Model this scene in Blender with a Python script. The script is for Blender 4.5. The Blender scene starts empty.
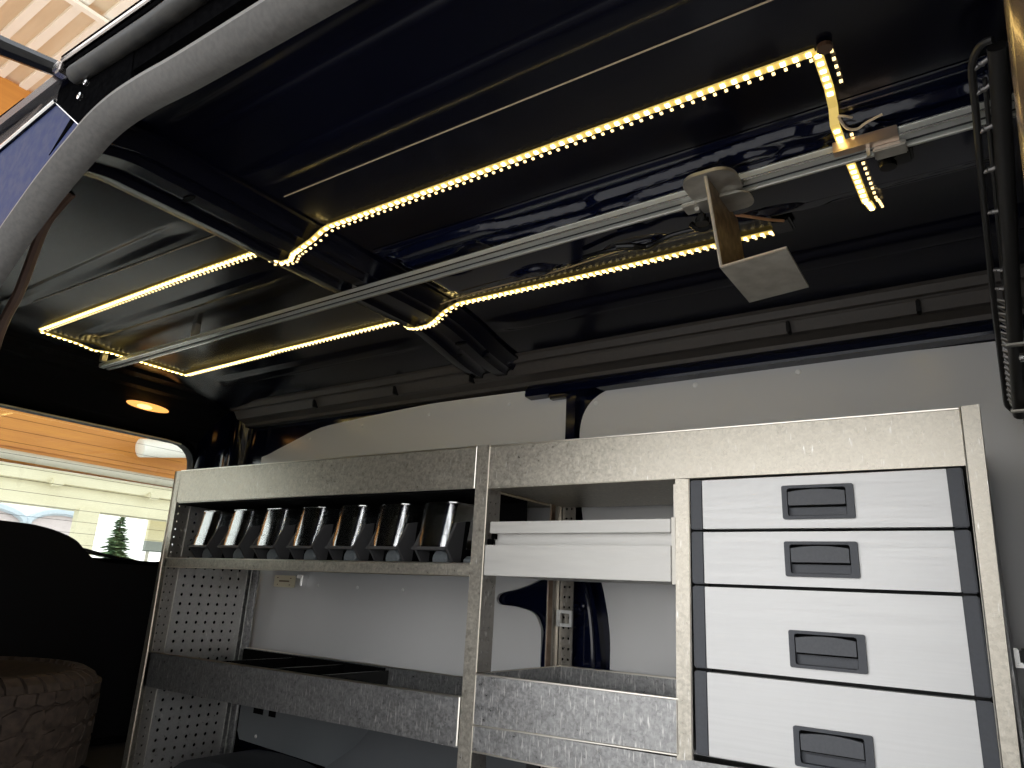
import bpy, bmesh, math, random
from mathutils import Vector, Matrix
random.seed(4)
S = bpy.context.scene
COL = S.collection
PI = math.pi

# ------------------------------------------------------------------ camera
cam = bpy.data.cameras.new('camera')
cam.sensor_width = 36.0
cam.lens = 705.0 / 1024 * 36.0
cam.clip_start = 0.02
camo = bpy.data.objects.new('camera', cam)
COL.objects.link(camo)
_r = Vector((0.82300736, 0.56570991, 0.05129506))
_u = Vector((0.12253011, -0.26498322, 0.95643623))
_f = Vector((-0.55465778, 0.78086887, 0.28739964))
camo.matrix_world = Matrix(((_r.x, _u.x, -_f.x, 0), (_r.y, _u.y, -_f.y, 0), (_r.z, _u.z, -_f.z, 0.68), (0, 0, 0, 1)))
S.camera = camo

# ------------------------------------------------------------------ sky and exposure
S.view_settings.view_transform = 'Standard'
S.view_settings.look = 'None'
S.view_settings.gamma = 1.0
S.view_settings.use_curve_mapping = False
S.view_settings.exposure = 1.55
W = bpy.data.worlds.new('sky')
S.world = W
W.use_nodes = True
nt = W.node_tree
nt.nodes.clear()
_o = nt.nodes.new('ShaderNodeOutputWorld')
_b = nt.nodes.new('ShaderNodeBackground')
_t = nt.nodes.new('ShaderNodeTexCoord')
_s = nt.nodes.new('ShaderNodeSeparateXYZ')
_c = nt.nodes.new('ShaderNodeValToRGB')
nt.links.new(_t.outputs['Generated'], _s.inputs[0])
nt.links.new(_s.outputs['Z'], _c.inputs[0])
_c.color_ramp.elements[0].position = 0.0
_c.color_ramp.elements[0].color = (1.0, 0.975, 0.94, 1)
_c.color_ramp.elements[1].position = 0.6
_c.color_ramp.elements[1].color = (0.90, 0.94, 1.0, 1)
nt.links.new(_c.outputs[0], _b.inputs[0])
_b.inputs[1].default_value = 1.0
nt.links.new(_b.outputs[0], _o.inputs[0])


# ------------------------------------------------------------------ materials
def mat(name, color, rough=0.5, metal=0.0, coat=0.0, emit=None, estr=0.0, spec=0.5):
    m = bpy.data.materials.new(name)
    m.use_nodes = True
    p = m.node_tree.nodes['Principled BSDF']
    p.inputs['Base Color'].default_value = (*color, 1)
    p.inputs['Roughness'].default_value = rough
    p.inputs['Metallic'].default_value = metal
    p.inputs['Coat Weight'].default_value = coat
    p.inputs['Coat Roughness'].default_value = 0.05
    p.inputs['Specular IOR Level'].default_value = spec
    if emit:
        p.inputs['Emission Color'].default_value = (*emit, 1)
        p.inputs['Emission Strength'].default_value = estr
    return m


def noise_mat(name, c0, c1, scale=(20, 20, 20), r0=0.3, r1=0.5, metal=0.0, detail=4, bump=0.0, lo=0.35, hi=0.65, coat=0.0, spec=0.5):
    """colour and roughness wander between two values with a stretched noise"""
    m = mat(name, c0, r0, metal, coat, spec=spec)
    t = m.node_tree
    p = t.nodes['Principled BSDF']
    tc = t.nodes.new('ShaderNodeTexCoord')
    mp = t.nodes.new('ShaderNodeMapping')
    mp.inputs['Scale'].default_value = scale
    n = t.nodes.new('ShaderNodeTexNoise')
    n.inputs['Detail'].default_value = detail
    n.inputs['Scale'].default_value = 1.0
    r = t.nodes.new('ShaderNodeValToRGB')
    r.color_ramp.elements[0].position = lo
    r.color_ramp.elements[1].position = hi
    r.color_ramp.elements[0].color = (*c0, 1)
    r.color_ramp.elements[1].color = (*c1, 1)
    t.links.new(tc.outputs['Object'], mp.inputs[0])
    t.links.new(mp.outputs[0], n.inputs['Vector'])
    t.links.new(n.outputs['Fac'], r.inputs[0])
    t.links.new(r.outputs[0], p.inputs['Base Color'])
    mr = t.nodes.new('ShaderNodeMapRange')
    mr.inputs['From Min'].default_value = lo
    mr.inputs['From Max'].default_value = hi
    mr.inputs['To Min'].default_value = r0
    mr.inputs['To Max'].default_value = r1
    t.links.new(n.outputs['Fac'], mr.inputs[0])
    t.links.new(mr.outputs[0], p.inputs['Roughness'])
    if bump:
        b = t.nodes.new('ShaderNodeBump')
        b.inputs['Strength'].default_value = bump
        b.inputs['Distance'].default_value = 0.002
        t.links.new(n.outputs['Fac'], b.inputs['Height'])
        t.links.new(b.outputs[0], p.inputs['Normal'])
    return m


def galvanised(name, c0, c1, scr=(0.86, 0.85, 0.82), lo=0.63):
    """zinc sheet: spangle, fine vertical scuffs, a few bright scratches"""
    m = mat(name, c0, 0.34, 0.75)
    t = m.node_tree
    p = t.nodes['Principled BSDF']
    tc = t.nodes.new('ShaderNodeTexCoord')
    v = t.nodes.new('ShaderNodeTexVoronoi')
    v.inputs['Scale'].default_value = 190
    n1 = t.nodes.new('ShaderNodeTexNoise')
    n1.inputs['Scale'].default_value = 95
    n1.inputs['Detail'].default_value = 8
    n1.inputs['Roughness'].default_value = 0.7
    mp = t.nodes.new('ShaderNodeMapping')
    mp.inputs['Scale'].default_value = (230, 60, 34)
    mp.inputs['Rotation'].default_value = (0, 0.25, 0)
    n2 = t.nodes.new('ShaderNodeTexNoise')
    n2.inputs['Scale'].default_value = 1
    n2.inputs['Detail'].default_value = 5
    t.links.new(tc.outputs['Object'], v.inputs['Vector'])
    t.links.new(tc.outputs['Object'], n1.inputs['Vector'])
    t.links.new(tc.outputs['Object'], mp.inputs[0])
    t.links.new(mp.outputs[0], n2.inputs['Vector'])
    add = t.nodes.new('ShaderNodeMath')
    add.operation = 'MULTIPLY_ADD'
    sp = t.nodes.new('ShaderNodeSeparateColor')
    t.links.new(v.outputs['Color'], sp.inputs[0])
    t.links.new(sp.outputs[0], add.inputs[0])
    add.inputs[1].default_value = 0.22
    t.links.new(n1.outputs['Fac'], add.inputs[2])
    r = t.nodes.new('ShaderNodeValToRGB')
    r.color_ramp.elements[0].position = 0.42
    r.color_ramp.elements[1].position = 0.92
    r.color_ramp.elements[0].color = (*c0, 1)
    r.color_ramp.elements[1].color = (*c1, 1)
    t.links.new(add.outputs[0], r.inputs[0])
    thr = t.nodes.new('ShaderNodeMapRange')
    thr.inputs['From Min'].default_value = lo
    thr.inputs['From Max'].default_value = 0.76
    t.links.new(n2.outputs['Fac'], thr.inputs[0])
    mx = t.nodes.new('ShaderNodeMixRGB')
    mx.inputs[2].default_value = (*scr, 1)
    t.links.new(thr.outputs[0], mx.inputs[0])
    t.links.new(r.outputs[0], mx.inputs[1])
    t.links.new(mx.outputs[0], p.inputs['Base Color'])
    mr = t.nodes.new('ShaderNodeMapRange')
    mr.inputs['From Min'].default_value = 0.35
    mr.inputs['From Max'].default_value = 0.95
    mr.inputs['To Min'].default_value = 0.26
    mr.inputs['To Max'].default_value = 0.5
    t.links.new(add.outputs[0], mr.inputs[0])
    t.links.new(mr.outputs[0], p.inputs['Roughness'])
    b = t.nodes.new('ShaderNodeBump')
    b.inputs['Strength'].default_value = 0.05
    b.inputs['Distance'].default_value = 0.002
    t.links.new(n1.outputs['Fac'], b.inputs['Height'])
    t.links.new(b.outputs[0], p.inputs['Normal'])
    return m


def perforated(name, base, axes, pitch, origin, limit, rad):
    """zinc sheet with real (see-through) round holes on a square grid; axes = the two object axes of the sheet"""
    m = galvanised(name, base, tuple(min(1, c * 1.25) for c in base))
    t = m.node_tree
    p = t.nodes['Principled BSDF']
    out = t.nodes['Material Output']
    tc = t.nodes.new('ShaderNodeTexCoord')
    se = t.nodes.new('ShaderNodeSeparateXYZ')
    t.links.new(tc.outputs['Object'], se.inputs[0])

    def M(op, a, b=None):
        n = t.nodes.new('ShaderNodeMath')
        n.operation = op
        for i, x in enumerate((a, b)):
            if x is None:
                continue
            if isinstance(x, (int, float)):
                n.inputs[i].default_value = x
            else:
                t.links.new(x, n.inputs[i])
        return n.outputs[0]
    sq, inside = [], []
    for ax, og, pt, lim in zip(axes, origin, pitch, limit):
        u = M('DIVIDE', M('SUBTRACT', se.outputs[ax], og), pt)
        fr = M('MULTIPLY', M('SUBTRACT', M('FRACT', M('ADD', u, 0.5)), 0.5), pt)
        sq.append(M('MULTIPLY', fr, fr))
        if lim:
            inside.append(M('GREATER_THAN', se.outputs[ax], lim[0]))
            inside.append(M('LESS_THAN', se.outputs[ax], lim[1]))
    d = M('SQRT', M('ADD', sq[0], sq[1]))
    hole = M('LESS_THAN', d, rad)
    for i in inside:
        hole = M('MULTIPLY', hole, i)
    tr = t.nodes.new('ShaderNodeBsdfTransparent')
    mx = t.nodes.new('ShaderNodeMixShader')
    t.links.new(hole, mx.inputs[0])
    t.links.new(p.outputs[0], mx.inputs[1])
    t.links.new(tr.outputs[0], mx.inputs[2])
    t.links.new(mx.outputs[0], out.inputs[0])
    return m


def clear(name, tint=(0.9, 0.93, 0.94), refl=0.12, rough=0.03, ior=1.45):
    """clear pane: lets light through, reflects more at grazing angles"""
    m = bpy.data.materials.new(name)
    m.use_nodes = True
    t = m.node_tree
    t.nodes.clear()
    o = t.nodes.new('ShaderNodeOutputMaterial')
    tr = t.nodes.new('ShaderNodeBsdfTransparent')
    tr.inputs[0].default_value = (*tint, 1)
    g = t.nodes.new('ShaderNodeBsdfGlossy')
    g.inputs['Roughness'].default_value = rough
    g.inputs['Color'].default_value = (0.95, 0.95, 0.95, 1)
    fr = t.nodes.new('ShaderNodeFresnel')
    fr.inputs[0].default_value = ior
    ad = t.nodes.new('ShaderNodeMath')
    ad.operation = 'ADD'
    ad.use_clamp = True
    ad.inputs[1].default_value = refl
    t.links.new(fr.outputs[0], ad.inputs[0])
    mx = t.nodes.new('ShaderNodeMixShader')
    t.links.new(ad.outputs[0], mx.inputs[0])
    t.links.new(tr.outputs[0], mx.inputs[1])
    t.links.new(g.outputs[0], mx.inputs[2])
    t.links.new(mx.outputs[0], o.inputs[0])
    return m


NAVY = noise_mat('navy_paint', (0.0018, 0.0021, 0.0062), (0.0022, 0.0027, 0.0085), (3, 3, 3), 0.2, 0.27, coat=0.03, spec=0.2)
NAVYB = mat('navy_gloss', (0.002, 0.0035, 0.015), 0.13, 0, 0.15, spec=0.38)
DOORBLUE = noise_mat('door_blue', (0.004, 0.011, 0.055), (0.006, 0.015, 0.07), (60, 60, 60), 0.5, 0.6, spec=0.12)
BLACKPL = noise_mat('black_plastic', (0.0018, 0.0018, 0.002), (0.003, 0.003, 0.0033), (120, 120, 120), 0.5, 0.65, spec=0.0)
BLACKGL = mat('black_gloss', (0.005, 0.005, 0.005), 0.25, spec=0.35)
BLACKMATT = mat('black_matt', (0.0025, 0.0025, 0.0028), 0.7, spec=0.06)
TRIMDARK = noise_mat('dark_trim', (0.004, 0.004, 0.0055), (0.006, 0.006, 0.0075), (90, 90, 90), 0.5, 0.65, spec=0.2)
COVE = noise_mat('cove_trim', (0.048, 0.041, 0.036), (0.060, 0.052, 0.046), (90, 90, 90), 0.5, 0.6)
RUBBER = noise_mat('seal_rubber', (0.055, 0.052, 0.049), (0.075, 0.071, 0.066), (160, 160, 160), 0.4, 0.5, bump=0.2)
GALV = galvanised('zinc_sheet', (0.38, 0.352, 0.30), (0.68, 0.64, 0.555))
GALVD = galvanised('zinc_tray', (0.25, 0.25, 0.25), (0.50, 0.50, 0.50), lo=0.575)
EDGE = mat('bright_cut_edge', (0.86, 0.82, 0.74), 0.3, 1.0)
ALU = noise_mat('drawer_aluminium', (0.66, 0.66, 0.655), (0.71, 0.71, 0.705), (6, 6, 160), 0.42, 0.52, metal=0.35)
ALUB = noise_mat('brushed_aluminium', (0.72, 0.72, 0.70), (0.8, 0.8, 0.78), (8, 120, 120), 0.35, 0.45, metal=0.6)
RAILM = noise_mat('rail_aluminium', (0.62, 0.63, 0.59), (0.72, 0.73, 0.69), (2, 90, 90), 0.3, 0.4, metal=0.55)
RAILSLOT = mat('rail_slot', (0.03, 0.03, 0.03), 0.5, 0.6)
DGREY = noise_mat('grey_plastic', (0.055, 0.06, 0.072), (0.065, 0.071, 0.085), (200, 200, 200), 0.45, 0.55)
DGREY2 = noise_mat('grey_plastic_grip', (0.075, 0.08, 0.092), (0.09, 0.095, 0.107), (200, 200, 200), 0.45, 0.55)
DARKGAP = mat('dark_carcass', (0.01, 0.01, 0.012), 0.6)
LINING = noise_mat('grey_lining', (0.66, 0.66, 0.66), (0.67, 0.67, 0.67), (4, 4, 4), 0.2, 0.21)
LININGD = noise_mat('dark_lining', (0.03, 0.033, 0.038), (0.04, 0.043, 0.048), (4, 4, 4), 0.4, 0.5)
WHITEPL = mat('white_plastic', (0.8, 0.8, 0.78), 0.4)
STEEL = mat('bright_steel', (0.75, 0.75, 0.74), 0.22, 1.0)
DULLST = noise_mat('dull_steel', (0.42, 0.40, 0.36), (0.56, 0.54, 0.49), (40, 40, 40), 0.35, 0.5, metal=0.8)
RUSTY = noise_mat('worn_steel', (0.16, 0.10, 0.06), (0.42, 0.33, 0.24), (60, 60, 60), 0.35, 0.55, metal=0.8, detail=8)
CLEAR = clear('clear_plastic', (0.80, 0.83, 0.84), 0.34, 0.11)
GLASS = clear('window_glass', (0.9, 0.94, 0.92), 0.02, 0.01)
CREAMTAG = mat('cream_card', (0.95, 0.86, 0.64), 0.6)
INK = mat('brown_ink', (0.3, 0.2, 0.1), 0.6)
TYRE = noise_mat('tyre_rubber', (0.040, 0.027, 0.020), (0.085, 0.060, 0.045), (50, 50, 50), 0.7, 0.85, bump=0.3)
LEDTAPE = mat('led_tape', (0.5, 0.4, 0.18), 0.5, emit=(1.0, 0.70, 0.16), estr=0.17)
DIODE = mat('led_diode', (1, 0.9, 0.6), 0.4, emit=(1.0, 0.76, 0.27), estr=3.0)
GLINT = mat('led_glint', (1, 0.9, 0.6), 0.4, emit=(1.0, 0.70, 0.3), estr=0.75)
LEADW = mat('lead_wire', (0.75, 0.6, 0.42), 0.4)
LAMPLENS = mat('lamp_lens', (0.9, 0.5, 0.2), 0.25, emit=(1.0, 0.42, 0.10), estr=0.5)
LAMPHOT = mat('lamp_bulb', (1, 0.7, 0.3), 0.3, emit=(1.0, 0.6, 0.15), estr=1.3)
FASCIA = noise_mat('orange_boards', (0.50, 0.19, 0.03), (0.58, 0.24, 0.04), (2, 1, 14), 0.5, 0.6)
CREAM = noise_mat('cream_render', (0.78, 0.72, 0.52), (0.84, 0.78, 0.58), (2, 2, 9), 0.6, 0.7)
GUTTER = mat('gutter_grey', (0.50, 0.46, 0.38), 0.4)
SOFFIT = noise_mat('soffit_sheet', (0.70, 0.55, 0.37), (0.80, 0.66, 0.47), (1, 7, 7), 0.4, 0.5)
ASPHALT = noise_mat('asphalt', (0.46, 0.45, 0.43), (0.54, 0.53, 0.51), (3, 3, 3), 0.8, 0.95)
PINKWALL = mat('pinkish_wall', (0.62, 0.53, 0.52), 0.7)
ROOFG = mat('roof_blue_grey', (0.5, 0.56, 0.62), 0.5)
BLUEGL = mat('blue_shopglass', (0.3, 0.62, 0.72), 0.3)
LEAF = noise_mat('conifer_green', (0.10, 0.20, 0.09), (0.22, 0.34, 0.15), (6, 6, 6), 0.7, 0.9)
BARK = mat('bark', (0.12, 0.08, 0.05), 0.9)
SIGNM = mat('sign_yellow', (0.75, 0.68, 0.45), 0.5)
SIGNG = mat('sign_grey', (0.25, 0.27, 0.25), 0.5)
SILVER = noise_mat('silver_trim', (0.45, 0.42, 0.40), (0.62, 0.58, 0.55), (14, 14, 14), 0.18, 0.3, metal=1.0)
DGLASS = mat('tinted_glass', (0.18, 0.15, 0.14), 0.08, 0.6)
WHITELAMP = mat('lamp_white', (0.85, 0.82, 0.76), 0.35)
FLOORM = noise_mat('floor_ply', (0.09, 0.08, 0.07), (0.12, 0.105, 0.09), (20, 20, 20), 0.6, 0.8)


# ------------------------------------------------------------------ mesh helpers
def bm_box(bm, c, s, bev=0.0, rot=None):
    r = bmesh.ops.create_cube(bm, size=1.0)
    vs = r['verts']
    bmesh.ops.scale(bm, vec=s, verts=vs)
    if bev:
        es = list({e for v in vs for e in v.link_edges})
        rr = bmesh.ops.bevel(bm, geom=es, offset=bev, segments=2, affect='EDGES', clamp_overlap=True)
        vs = list({v for f in rr['faces'] for v in f.verts} | {v for v in vs if v.is_valid})
    if rot is not None:
        bmesh.ops.rotate(bm, cent=(0, 0, 0), matrix=rot, verts=vs)
    bmesh.ops.translate(bm, vec=c, verts=vs)


def bx(bm, x0, x1, y0, y1, z0, z1, bev=0.0):
    bm_box(bm, ((x0 + x1) / 2, (y0 + y1) / 2, (z0 + z1) / 2), (abs(x1 - x0), abs(y1 - y0), abs(z1 - z0)), bev)


def prism(bm, pts, axis, a, b):
    """polygon pts (2D) extruded from a to b along axis; X: pts=(y,z); Y: pts=(x,z); Z: pts=(x,y)"""
    def mk(p, t):
        return {'X': (t, p[0], p[1]), 'Y': (p[0], t, p[1]), 'Z': (p[0], p[1], t)}[axis]
    A = [bm.verts.new(mk(p, a)) for p in pts]
    B = [bm.verts.new(mk(p, b)) for p in pts]
    n = len(pts)
    bm.faces.new(A)
    bm.faces.new(B[::-1])
    for i in range(n):
        bm.faces.new((A[i], B[i], B[(i + 1) % n], A[(i + 1) % n]))


def tube(bm, path, r, seg=10, cap=True, flat=None):
    """round tube along a path; r number or list; flat=(a,b) makes an a x b oval section"""
    P = [Vector(p) for p in path]
    n = len(P)
    R = r if isinstance(r, (list, tuple)) else [r] * n
    up = Vector((0, 0, 1))
    t0 = (P[1] - P[0]).normalized()
    if abs(t0.dot(up)) > 0.95:
        up = Vector((0, 1, 0))
    nrm = (up - t0 * up.dot(t0)).normalized()
    rings = []
    for i in range(n):
        t = (P[min(i + 1, n - 1)] - P[max(i - 1, 0)]).normalized()
        nrm = (nrm - t * nrm.dot(t)).normalized()
        bi = t.cross(nrm)
        ring = []
        for k in range(seg):
            a = 2 * PI * k / seg
            ring.append(bm.verts.new(P[i] + nrm * math.cos(a) * R[i] + bi * math.sin(a) * R[i] * (flat or 1)))
        rings.append(ring)
    for i in range(n - 1):
        for k in range(seg):
            bm.faces.new((rings[i][k], rings[i][(k + 1) % seg], rings[i + 1][(k + 1) % seg], rings[i + 1][k]))
    if cap:
        bm.faces.new(rings[0][::-1])
        bm.faces.new(rings[-1])


def lathe(bm, prof, c, axis='Z', seg=24, scale=(1, 1)):
    """profile (radius, height) turned about an axis through c"""
    c = Vector(c)
    rings = []
    for r, h in prof:
        ring = []
        for k in range(seg):
            a = 2 * PI * k / seg
            u, v = r * math.cos(a) * scale[0], r * math.sin(a) * scale[1]
            d = {'Z': (u, v, h), 'Y': (u, h, v), 'X': (h, u, v)}[axis]
            ring.append(bm.verts.new(c + Vector(d)))
        rings.append(ring)
    for i in range(len(rings) - 1):
        for k in range(seg):
            bm.faces.new((rings[i][k], rings[i][(k + 1) % seg], rings[i + 1][(k + 1) % seg], rings[i + 1][k]))
    if prof[0][0] > 1e-6:
        bm.faces.new(rings[0][::-1])
    if prof[-1][0] > 1e-6:
        bm.faces.new(rings[-1])


def frame(bm, outer, inner, axis, a, b):
    """plate with a hole: outer and inner loops with the same number of points"""
    def mk(p, t):
        return {'X': (t, p[0], p[1]), 'Y': (p[0], t, p[1]), 'Z': (p[0], p[1], t)}[axis]
    n = len(outer)
    L = [[bm.verts.new(mk(p, t)) for p in lp] for t in (a, b) for lp in (outer, inner)]
    oa, ia, ob, ib = L
    for i in range(n):
        j = (i + 1) % n
        for q in ((oa[i], oa[j], ia[j], ia[i]), (ob[i], ib[i], ib[j], ob[j]), (oa[i], ob[i], ob[j], oa[j]), (ia[i], ia[j], ib[j], ib[i])):
            try:
                bm.faces.new(q)
            except ValueError:
                pass


def rrect(x0, x1, z0, z1, r, n=5):
    """rounded rectangle loop, counter-clockwise; r = one radius or (bl, br, tr, tl)"""
    if not isinstance(r, (tuple, list)):
        r = (r,) * 4
    out = []
    for (cx, cz, a0, rr) in ((x0 + r[0], z0 + r[0], PI, r[0]), (x1 - r[1], z0 + r[1], 1.5 * PI, r[1]), (x1 - r[2], z1 - r[2], 0, r[2]), (x0 + r[3], z1 - r[3], 0.5 * PI, r[3])):
        for k in range(n + 1):
            a = a0 + PI / 2 * k / n
            out.append((cx + rr * math.cos(a), cz + rr * math.sin(a)))
    return out


def smooth_path(pts, n=8):
    """Catmull-Rom through the points"""
    P = [Vector(p) for p in pts]
    out = []
    for i in range(len(P) - 1):
        p0, p1, p2, p3 = P[max(i - 1, 0)], P[i], P[i + 1], P[min(i + 2, len(P) - 1)]
        for k in range(n):
            t = k / n
            out.append(0.5 * ((2 * p1) + (p2 - p0) * t + (2 * p0 - 5 * p1 + 4 * p2 - p3) * t * t + (3 * p1 - p0 - 3 * p2 + p3) * t ** 3))
    out.append(P[-1])
    return out


def sm2(pts, n=6):
    return [(v.x, v.y) for v in smooth_path([(p[0], p[1], 0) for p in pts], n)]


def obj(name, bm, m, parent=None, smooth=False, label=None):
    bmesh.ops.recalc_face_normals(bm, faces=bm.faces[:])
    me = bpy.data.meshes.new(name)
    bm.to_mesh(me)
    bm.free()
    me.materials.append(m)
    if smooth:
        for p in me.polygons:
            p.use_smooth = True
        try:
            me.set_sharp_from_angle(angle=math.radians(40))
        except Exception:
            pass
    o = bpy.data.objects.new(name, me)
    COL.objects.link(o)
    if parent:
        o.parent = parent
        o.matrix_parent_inverse = Matrix.Translation(-parent.location)
    if label:
        o['label'] = label
    return o


def thing(name, label, cat, loc, group=None):
    o = bpy.data.objects.new(name, None)
    o.empty_display_size = 0.05
    o.location = loc
    COL.objects.link(o)
    tag(o, label, cat, group)
    return o


def tag(o, label, cat, group=None, kind=None):
    o['label'] = label
    o['category'] = cat
    if group:
        o['group'] = group
    if kind:
        o['kind'] = kind
    return o


def struct(name, bm, m, label, cat, smooth=False):
    o = obj(name, bm, m, smooth=smooth)
    return tag(o, label, cat, kind='structure')


def B():
    return bmesh.new()


def sstep(a, b, x):
    t = min(1, max(0, (x - a) / (b - a)))
    return t * t * (3 - 2 * t)


# ================================================================== THE VAN BODY
FZ = 0.10                       # load floor
# floor
b = B(); bx(b, -2.74, 0.6, 0.36, 1.74, FZ - 0.03, FZ)
struct('floor', b, FLOORM, 'dark brown load floor of the van under the shelving rack', 'floor')

# ceiling: one pressed roof skin with long swages
SW = [(-1.09, 0.42, 0.655, 0.030, -0.007), (-2.30, -1.36, 0.695, 0.026, 0.006),
      (-2.36, -1.36, 0.945, 0.026, -0.008), (-1.09, 0.42, 1.425, 0.032, -0.012), (-2.36, -1.36, 1.425, 0.030, -0.008), (-1.09, 0.42, 0.50, 0.03, 0.006)]


def roof_z(x, y):
    z = 1.40 - 0.055 * sstep(1.28, 1.62, y) - 0.02 * sstep(0.48, 0.36, y)
    z -= 0.012 * sstep(-2.3, -2.5, x)
    for x0, x1, yc, hw, d in SW:
        k = sstep(x0, x0 + 0.10, x) * sstep(x1, x1 - 0.10, x)
        if k > 0 and abs(y - yc) < hw:
            u = abs(y - yc) / hw
            z += d * k * (1 - sstep(0.55, 1.0, u))
    return z


b = B()
xs = [-2.50 + i * 0.0292 for i in range(101)]
ys = [0.36 + j * 0.006 for j in range(226)]
g = [[b.verts.new((x, y, roof_z(x, y))) for y in ys] for x in xs]
for i in range(len(xs) - 1):
    for j in range(len(ys) - 1):
        b.faces.new((g[i][j], g[i][j + 1], g[i + 1][j + 1], g[i + 1][j]))
# outer roof skin
bx(b, -2.76, 0.5, 0.34, 1.76, 1.43, 1.45)
struct('ceiling', b, NAVY, 'glossy dark navy pressed steel roof over the load space', 'ceiling', smooth=True)


roof = bpy.data.objects['ceiling']
b = B()
tube(b, [(-1.078, 0.722, 1.3985), (-0.6, 0.728, 1.3985), (-0.12, 0.734, 1.3985)], 0.0013, 6)
tube(b, [(-2.17, 0.722, 1.398), (-1.34, 0.748, 1.398)], 0.0013, 6)
obj('crease_glint', b, mat('crease_glint', (0.55, 0.42, 0.27), 0.35), roof)  # tan tubes standing in for LED light glinting along the swage creases
# cross bow
def sheet(bm, prof, ylist, dz):
    rows = [[bm.verts.new((p[0], y, p[1] + dz(p[0], y))) for p in prof] for y in ylist]
    for i in range(len(rows) - 1):
        for k in range(len(prof) - 1):
            bm.faces.new((rows[i][k], rows[i][k + 1], rows[i + 1][k + 1], rows[i + 1][k]))


bow = [(-1.328, 1.3985), (-1.326, 1.394), (-1.318, 1.392), (-1.300, 1.374), (-1.290, 1.369), (-1.262, 1.367), (-1.256, 1.374), (-1.250, 1.377), (-1.220, 1.377), (-1.214, 1.374), (-1.208, 1.366),
       (-1.172, 1.365), (-1.166, 1.372), (-1.158, 1.376), (-1.146, 1.375), (-1.136, 1.383), (-1.122, 1.391), (-1.108, 1.393), (-1.106, 1.3985)]
b = B()
yl = [0.38 + 0.02 * i for i in range(64)]
sheet(b, bow, yl, lambda x, y: -0.058 * sstep(1.28, 1.62, y) - 0.02 * sstep(0.5, 0.38, y))
tb = struct('trim_1', b, NAVY, 'ribbed navy roof bow crossing the ceiling left of the hanging bracket', 'roof bow', smooth=True)
b = B()
for yy, xx, w in ((0.60, -1.195, 0.02), (0.83, -1.30, 0.012), (1.05, -1.235, 0.02), (1.42, -1.19, 0.022), (1.47, -1.235, 0.01), (1.50, -1.16, 0.01)):
    dz = -0.058 * sstep(1.28, 1.62, yy)
    lathe(b, [(0.0005, 0), (0.009, 0), (0.009, 0.001)], (xx, yy, 1.3655 + dz - 0.002 if xx > -1.21 else 1.366 + dz), 'Z', 14, (w / 0.009, 0.7))
obj('bow_hole', b, BLACKMATT, tb)

# long roof stiffener with pressed bumps, behind the rail


def stiff_z(x, y):
    off = 0.010 * math.sin(x * 9.0) + 0.012 * (sstep(-0.80, -0.76, x) - sstep(-0.58, -0.55, x)) + 0.016 * (sstep(-0.20, -0.17, x) - sstep(0.03, 0.06, x))
    y0, y1 = 0.975, 1.245
    e = sstep(y0, y0 + 0.006, y) * sstep(y1, y1 - 0.006, y)
    z = -0.004 * e
    z -= 0.013 * sstep(y0 + 0.020 + off, y0 + 0.028 + off, y) * sstep(y1 - 0.02 - off * 0.6, y1 - 0.028 - off * 0.6, y)
    z -= 0.009 * sstep(y0 + 0.050 + off * 0.5, y0 + 0.060 + off * 0.5, y) * sstep(y1 - 0.05, y1 - 0.06, y)
    for cx, cy, rx, ry, d in ((-0.86, 1.05, 0.05, 0.035, 0.012), (-0.66, 1.065, 0.09, 0.03, -0.010), (-0.42, 1.04, 0.10, 0.022, -0.012), (-0.12, 1.055, 0.06, 0.045, 0.012),
                              (-0.27, 1.02, 0.05, 0.02, -0.008), (-0.12, 1.055, 0.035, 0.026, -0.014), (-0.95, 1.09, 0.04, 0.03, 0.010), (-0.55, 1.18, 0.07, 0.03, 0.012), (-0.80, 1.19, 0.06, 0.03, -0.01), (-0.30, 1.19, 0.07, 0.025, 0.012)):
        u = math.hypot((x - cx) / rx, (y - cy) / ry)
        if u < 1:
            z += d * (1 - sstep(0.70, 1.0, u))
    return z * sstep(-1.09, -1.03, x)


b = B()
xs = [-1.09 + i * 0.01 for i in range(149)]
ys = [0.970 + j * 0.0025 for j in range(113)]
g = [[b.verts.new((x, y, 1.3985 + stiff_z(x, y))) for y in ys] for x in xs]
for i in range(len(xs) - 1):
    for j in range(len(ys) - 1):
        b.faces.new((g[i][j], g[i][j + 1], g[i + 1][j + 1], g[i + 1][j]))
struct('trim_2', b, NAVYB, 'pressed navy roof stiffener running along above the aluminium rail', 'roof stiffener', smooth=True)

# far side wall: navy body with cove of black trim over it
b = B(); bx(b, -2.76, 0.6, 1.70, 1.76, FZ, 1.44)
struct('wall_back', b, NAVYB, 'glossy navy body side behind the grey lining panels', 'wall')
cove = [(1.560, 1.352), (1.580, 1.344), (1.590, 1.329), (1.606, 1.3295), (1.608, 1.327), (1.611, 1.325), (1.626, 1.302), (1.640, 1.300), (1.662, 1.290), (1.664, 1.279), (1.699, 1.279), (1.699, 1.40), (1.56, 1.40)]
b = B(); prism(b, cove, 'X', -2.50, 0.5)
struct('trim_3', b, COVE, 'dark stepped roof-edge trim above the grey lining panels', 'trim')
b = B()
for x in (-2.02, -1.62, -1.30, -0.365, -0.10):
    bx(b, x - 0.004, x + 0.004, 1.604, 1.63, 1.298, 1.326, 0.002)
o = obj('trim_4', b, TRIMDARK); tag(o, 'small dark clips along the roof-edge trim above the lining', 'trim', kind='structure')
b = B(); prism(b, [(1.664, 1.279), (1.648, 1.262), (1.644, 1.246), (1.6465, 1.240), (1.70, 1.236), (1.70, 1.279)], 'X', -1.12, 0.5)
struct('trim_5', b, NAVYB, 'navy painted rail strip directly above the grey lining panels', 'trim', smooth=False)


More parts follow.
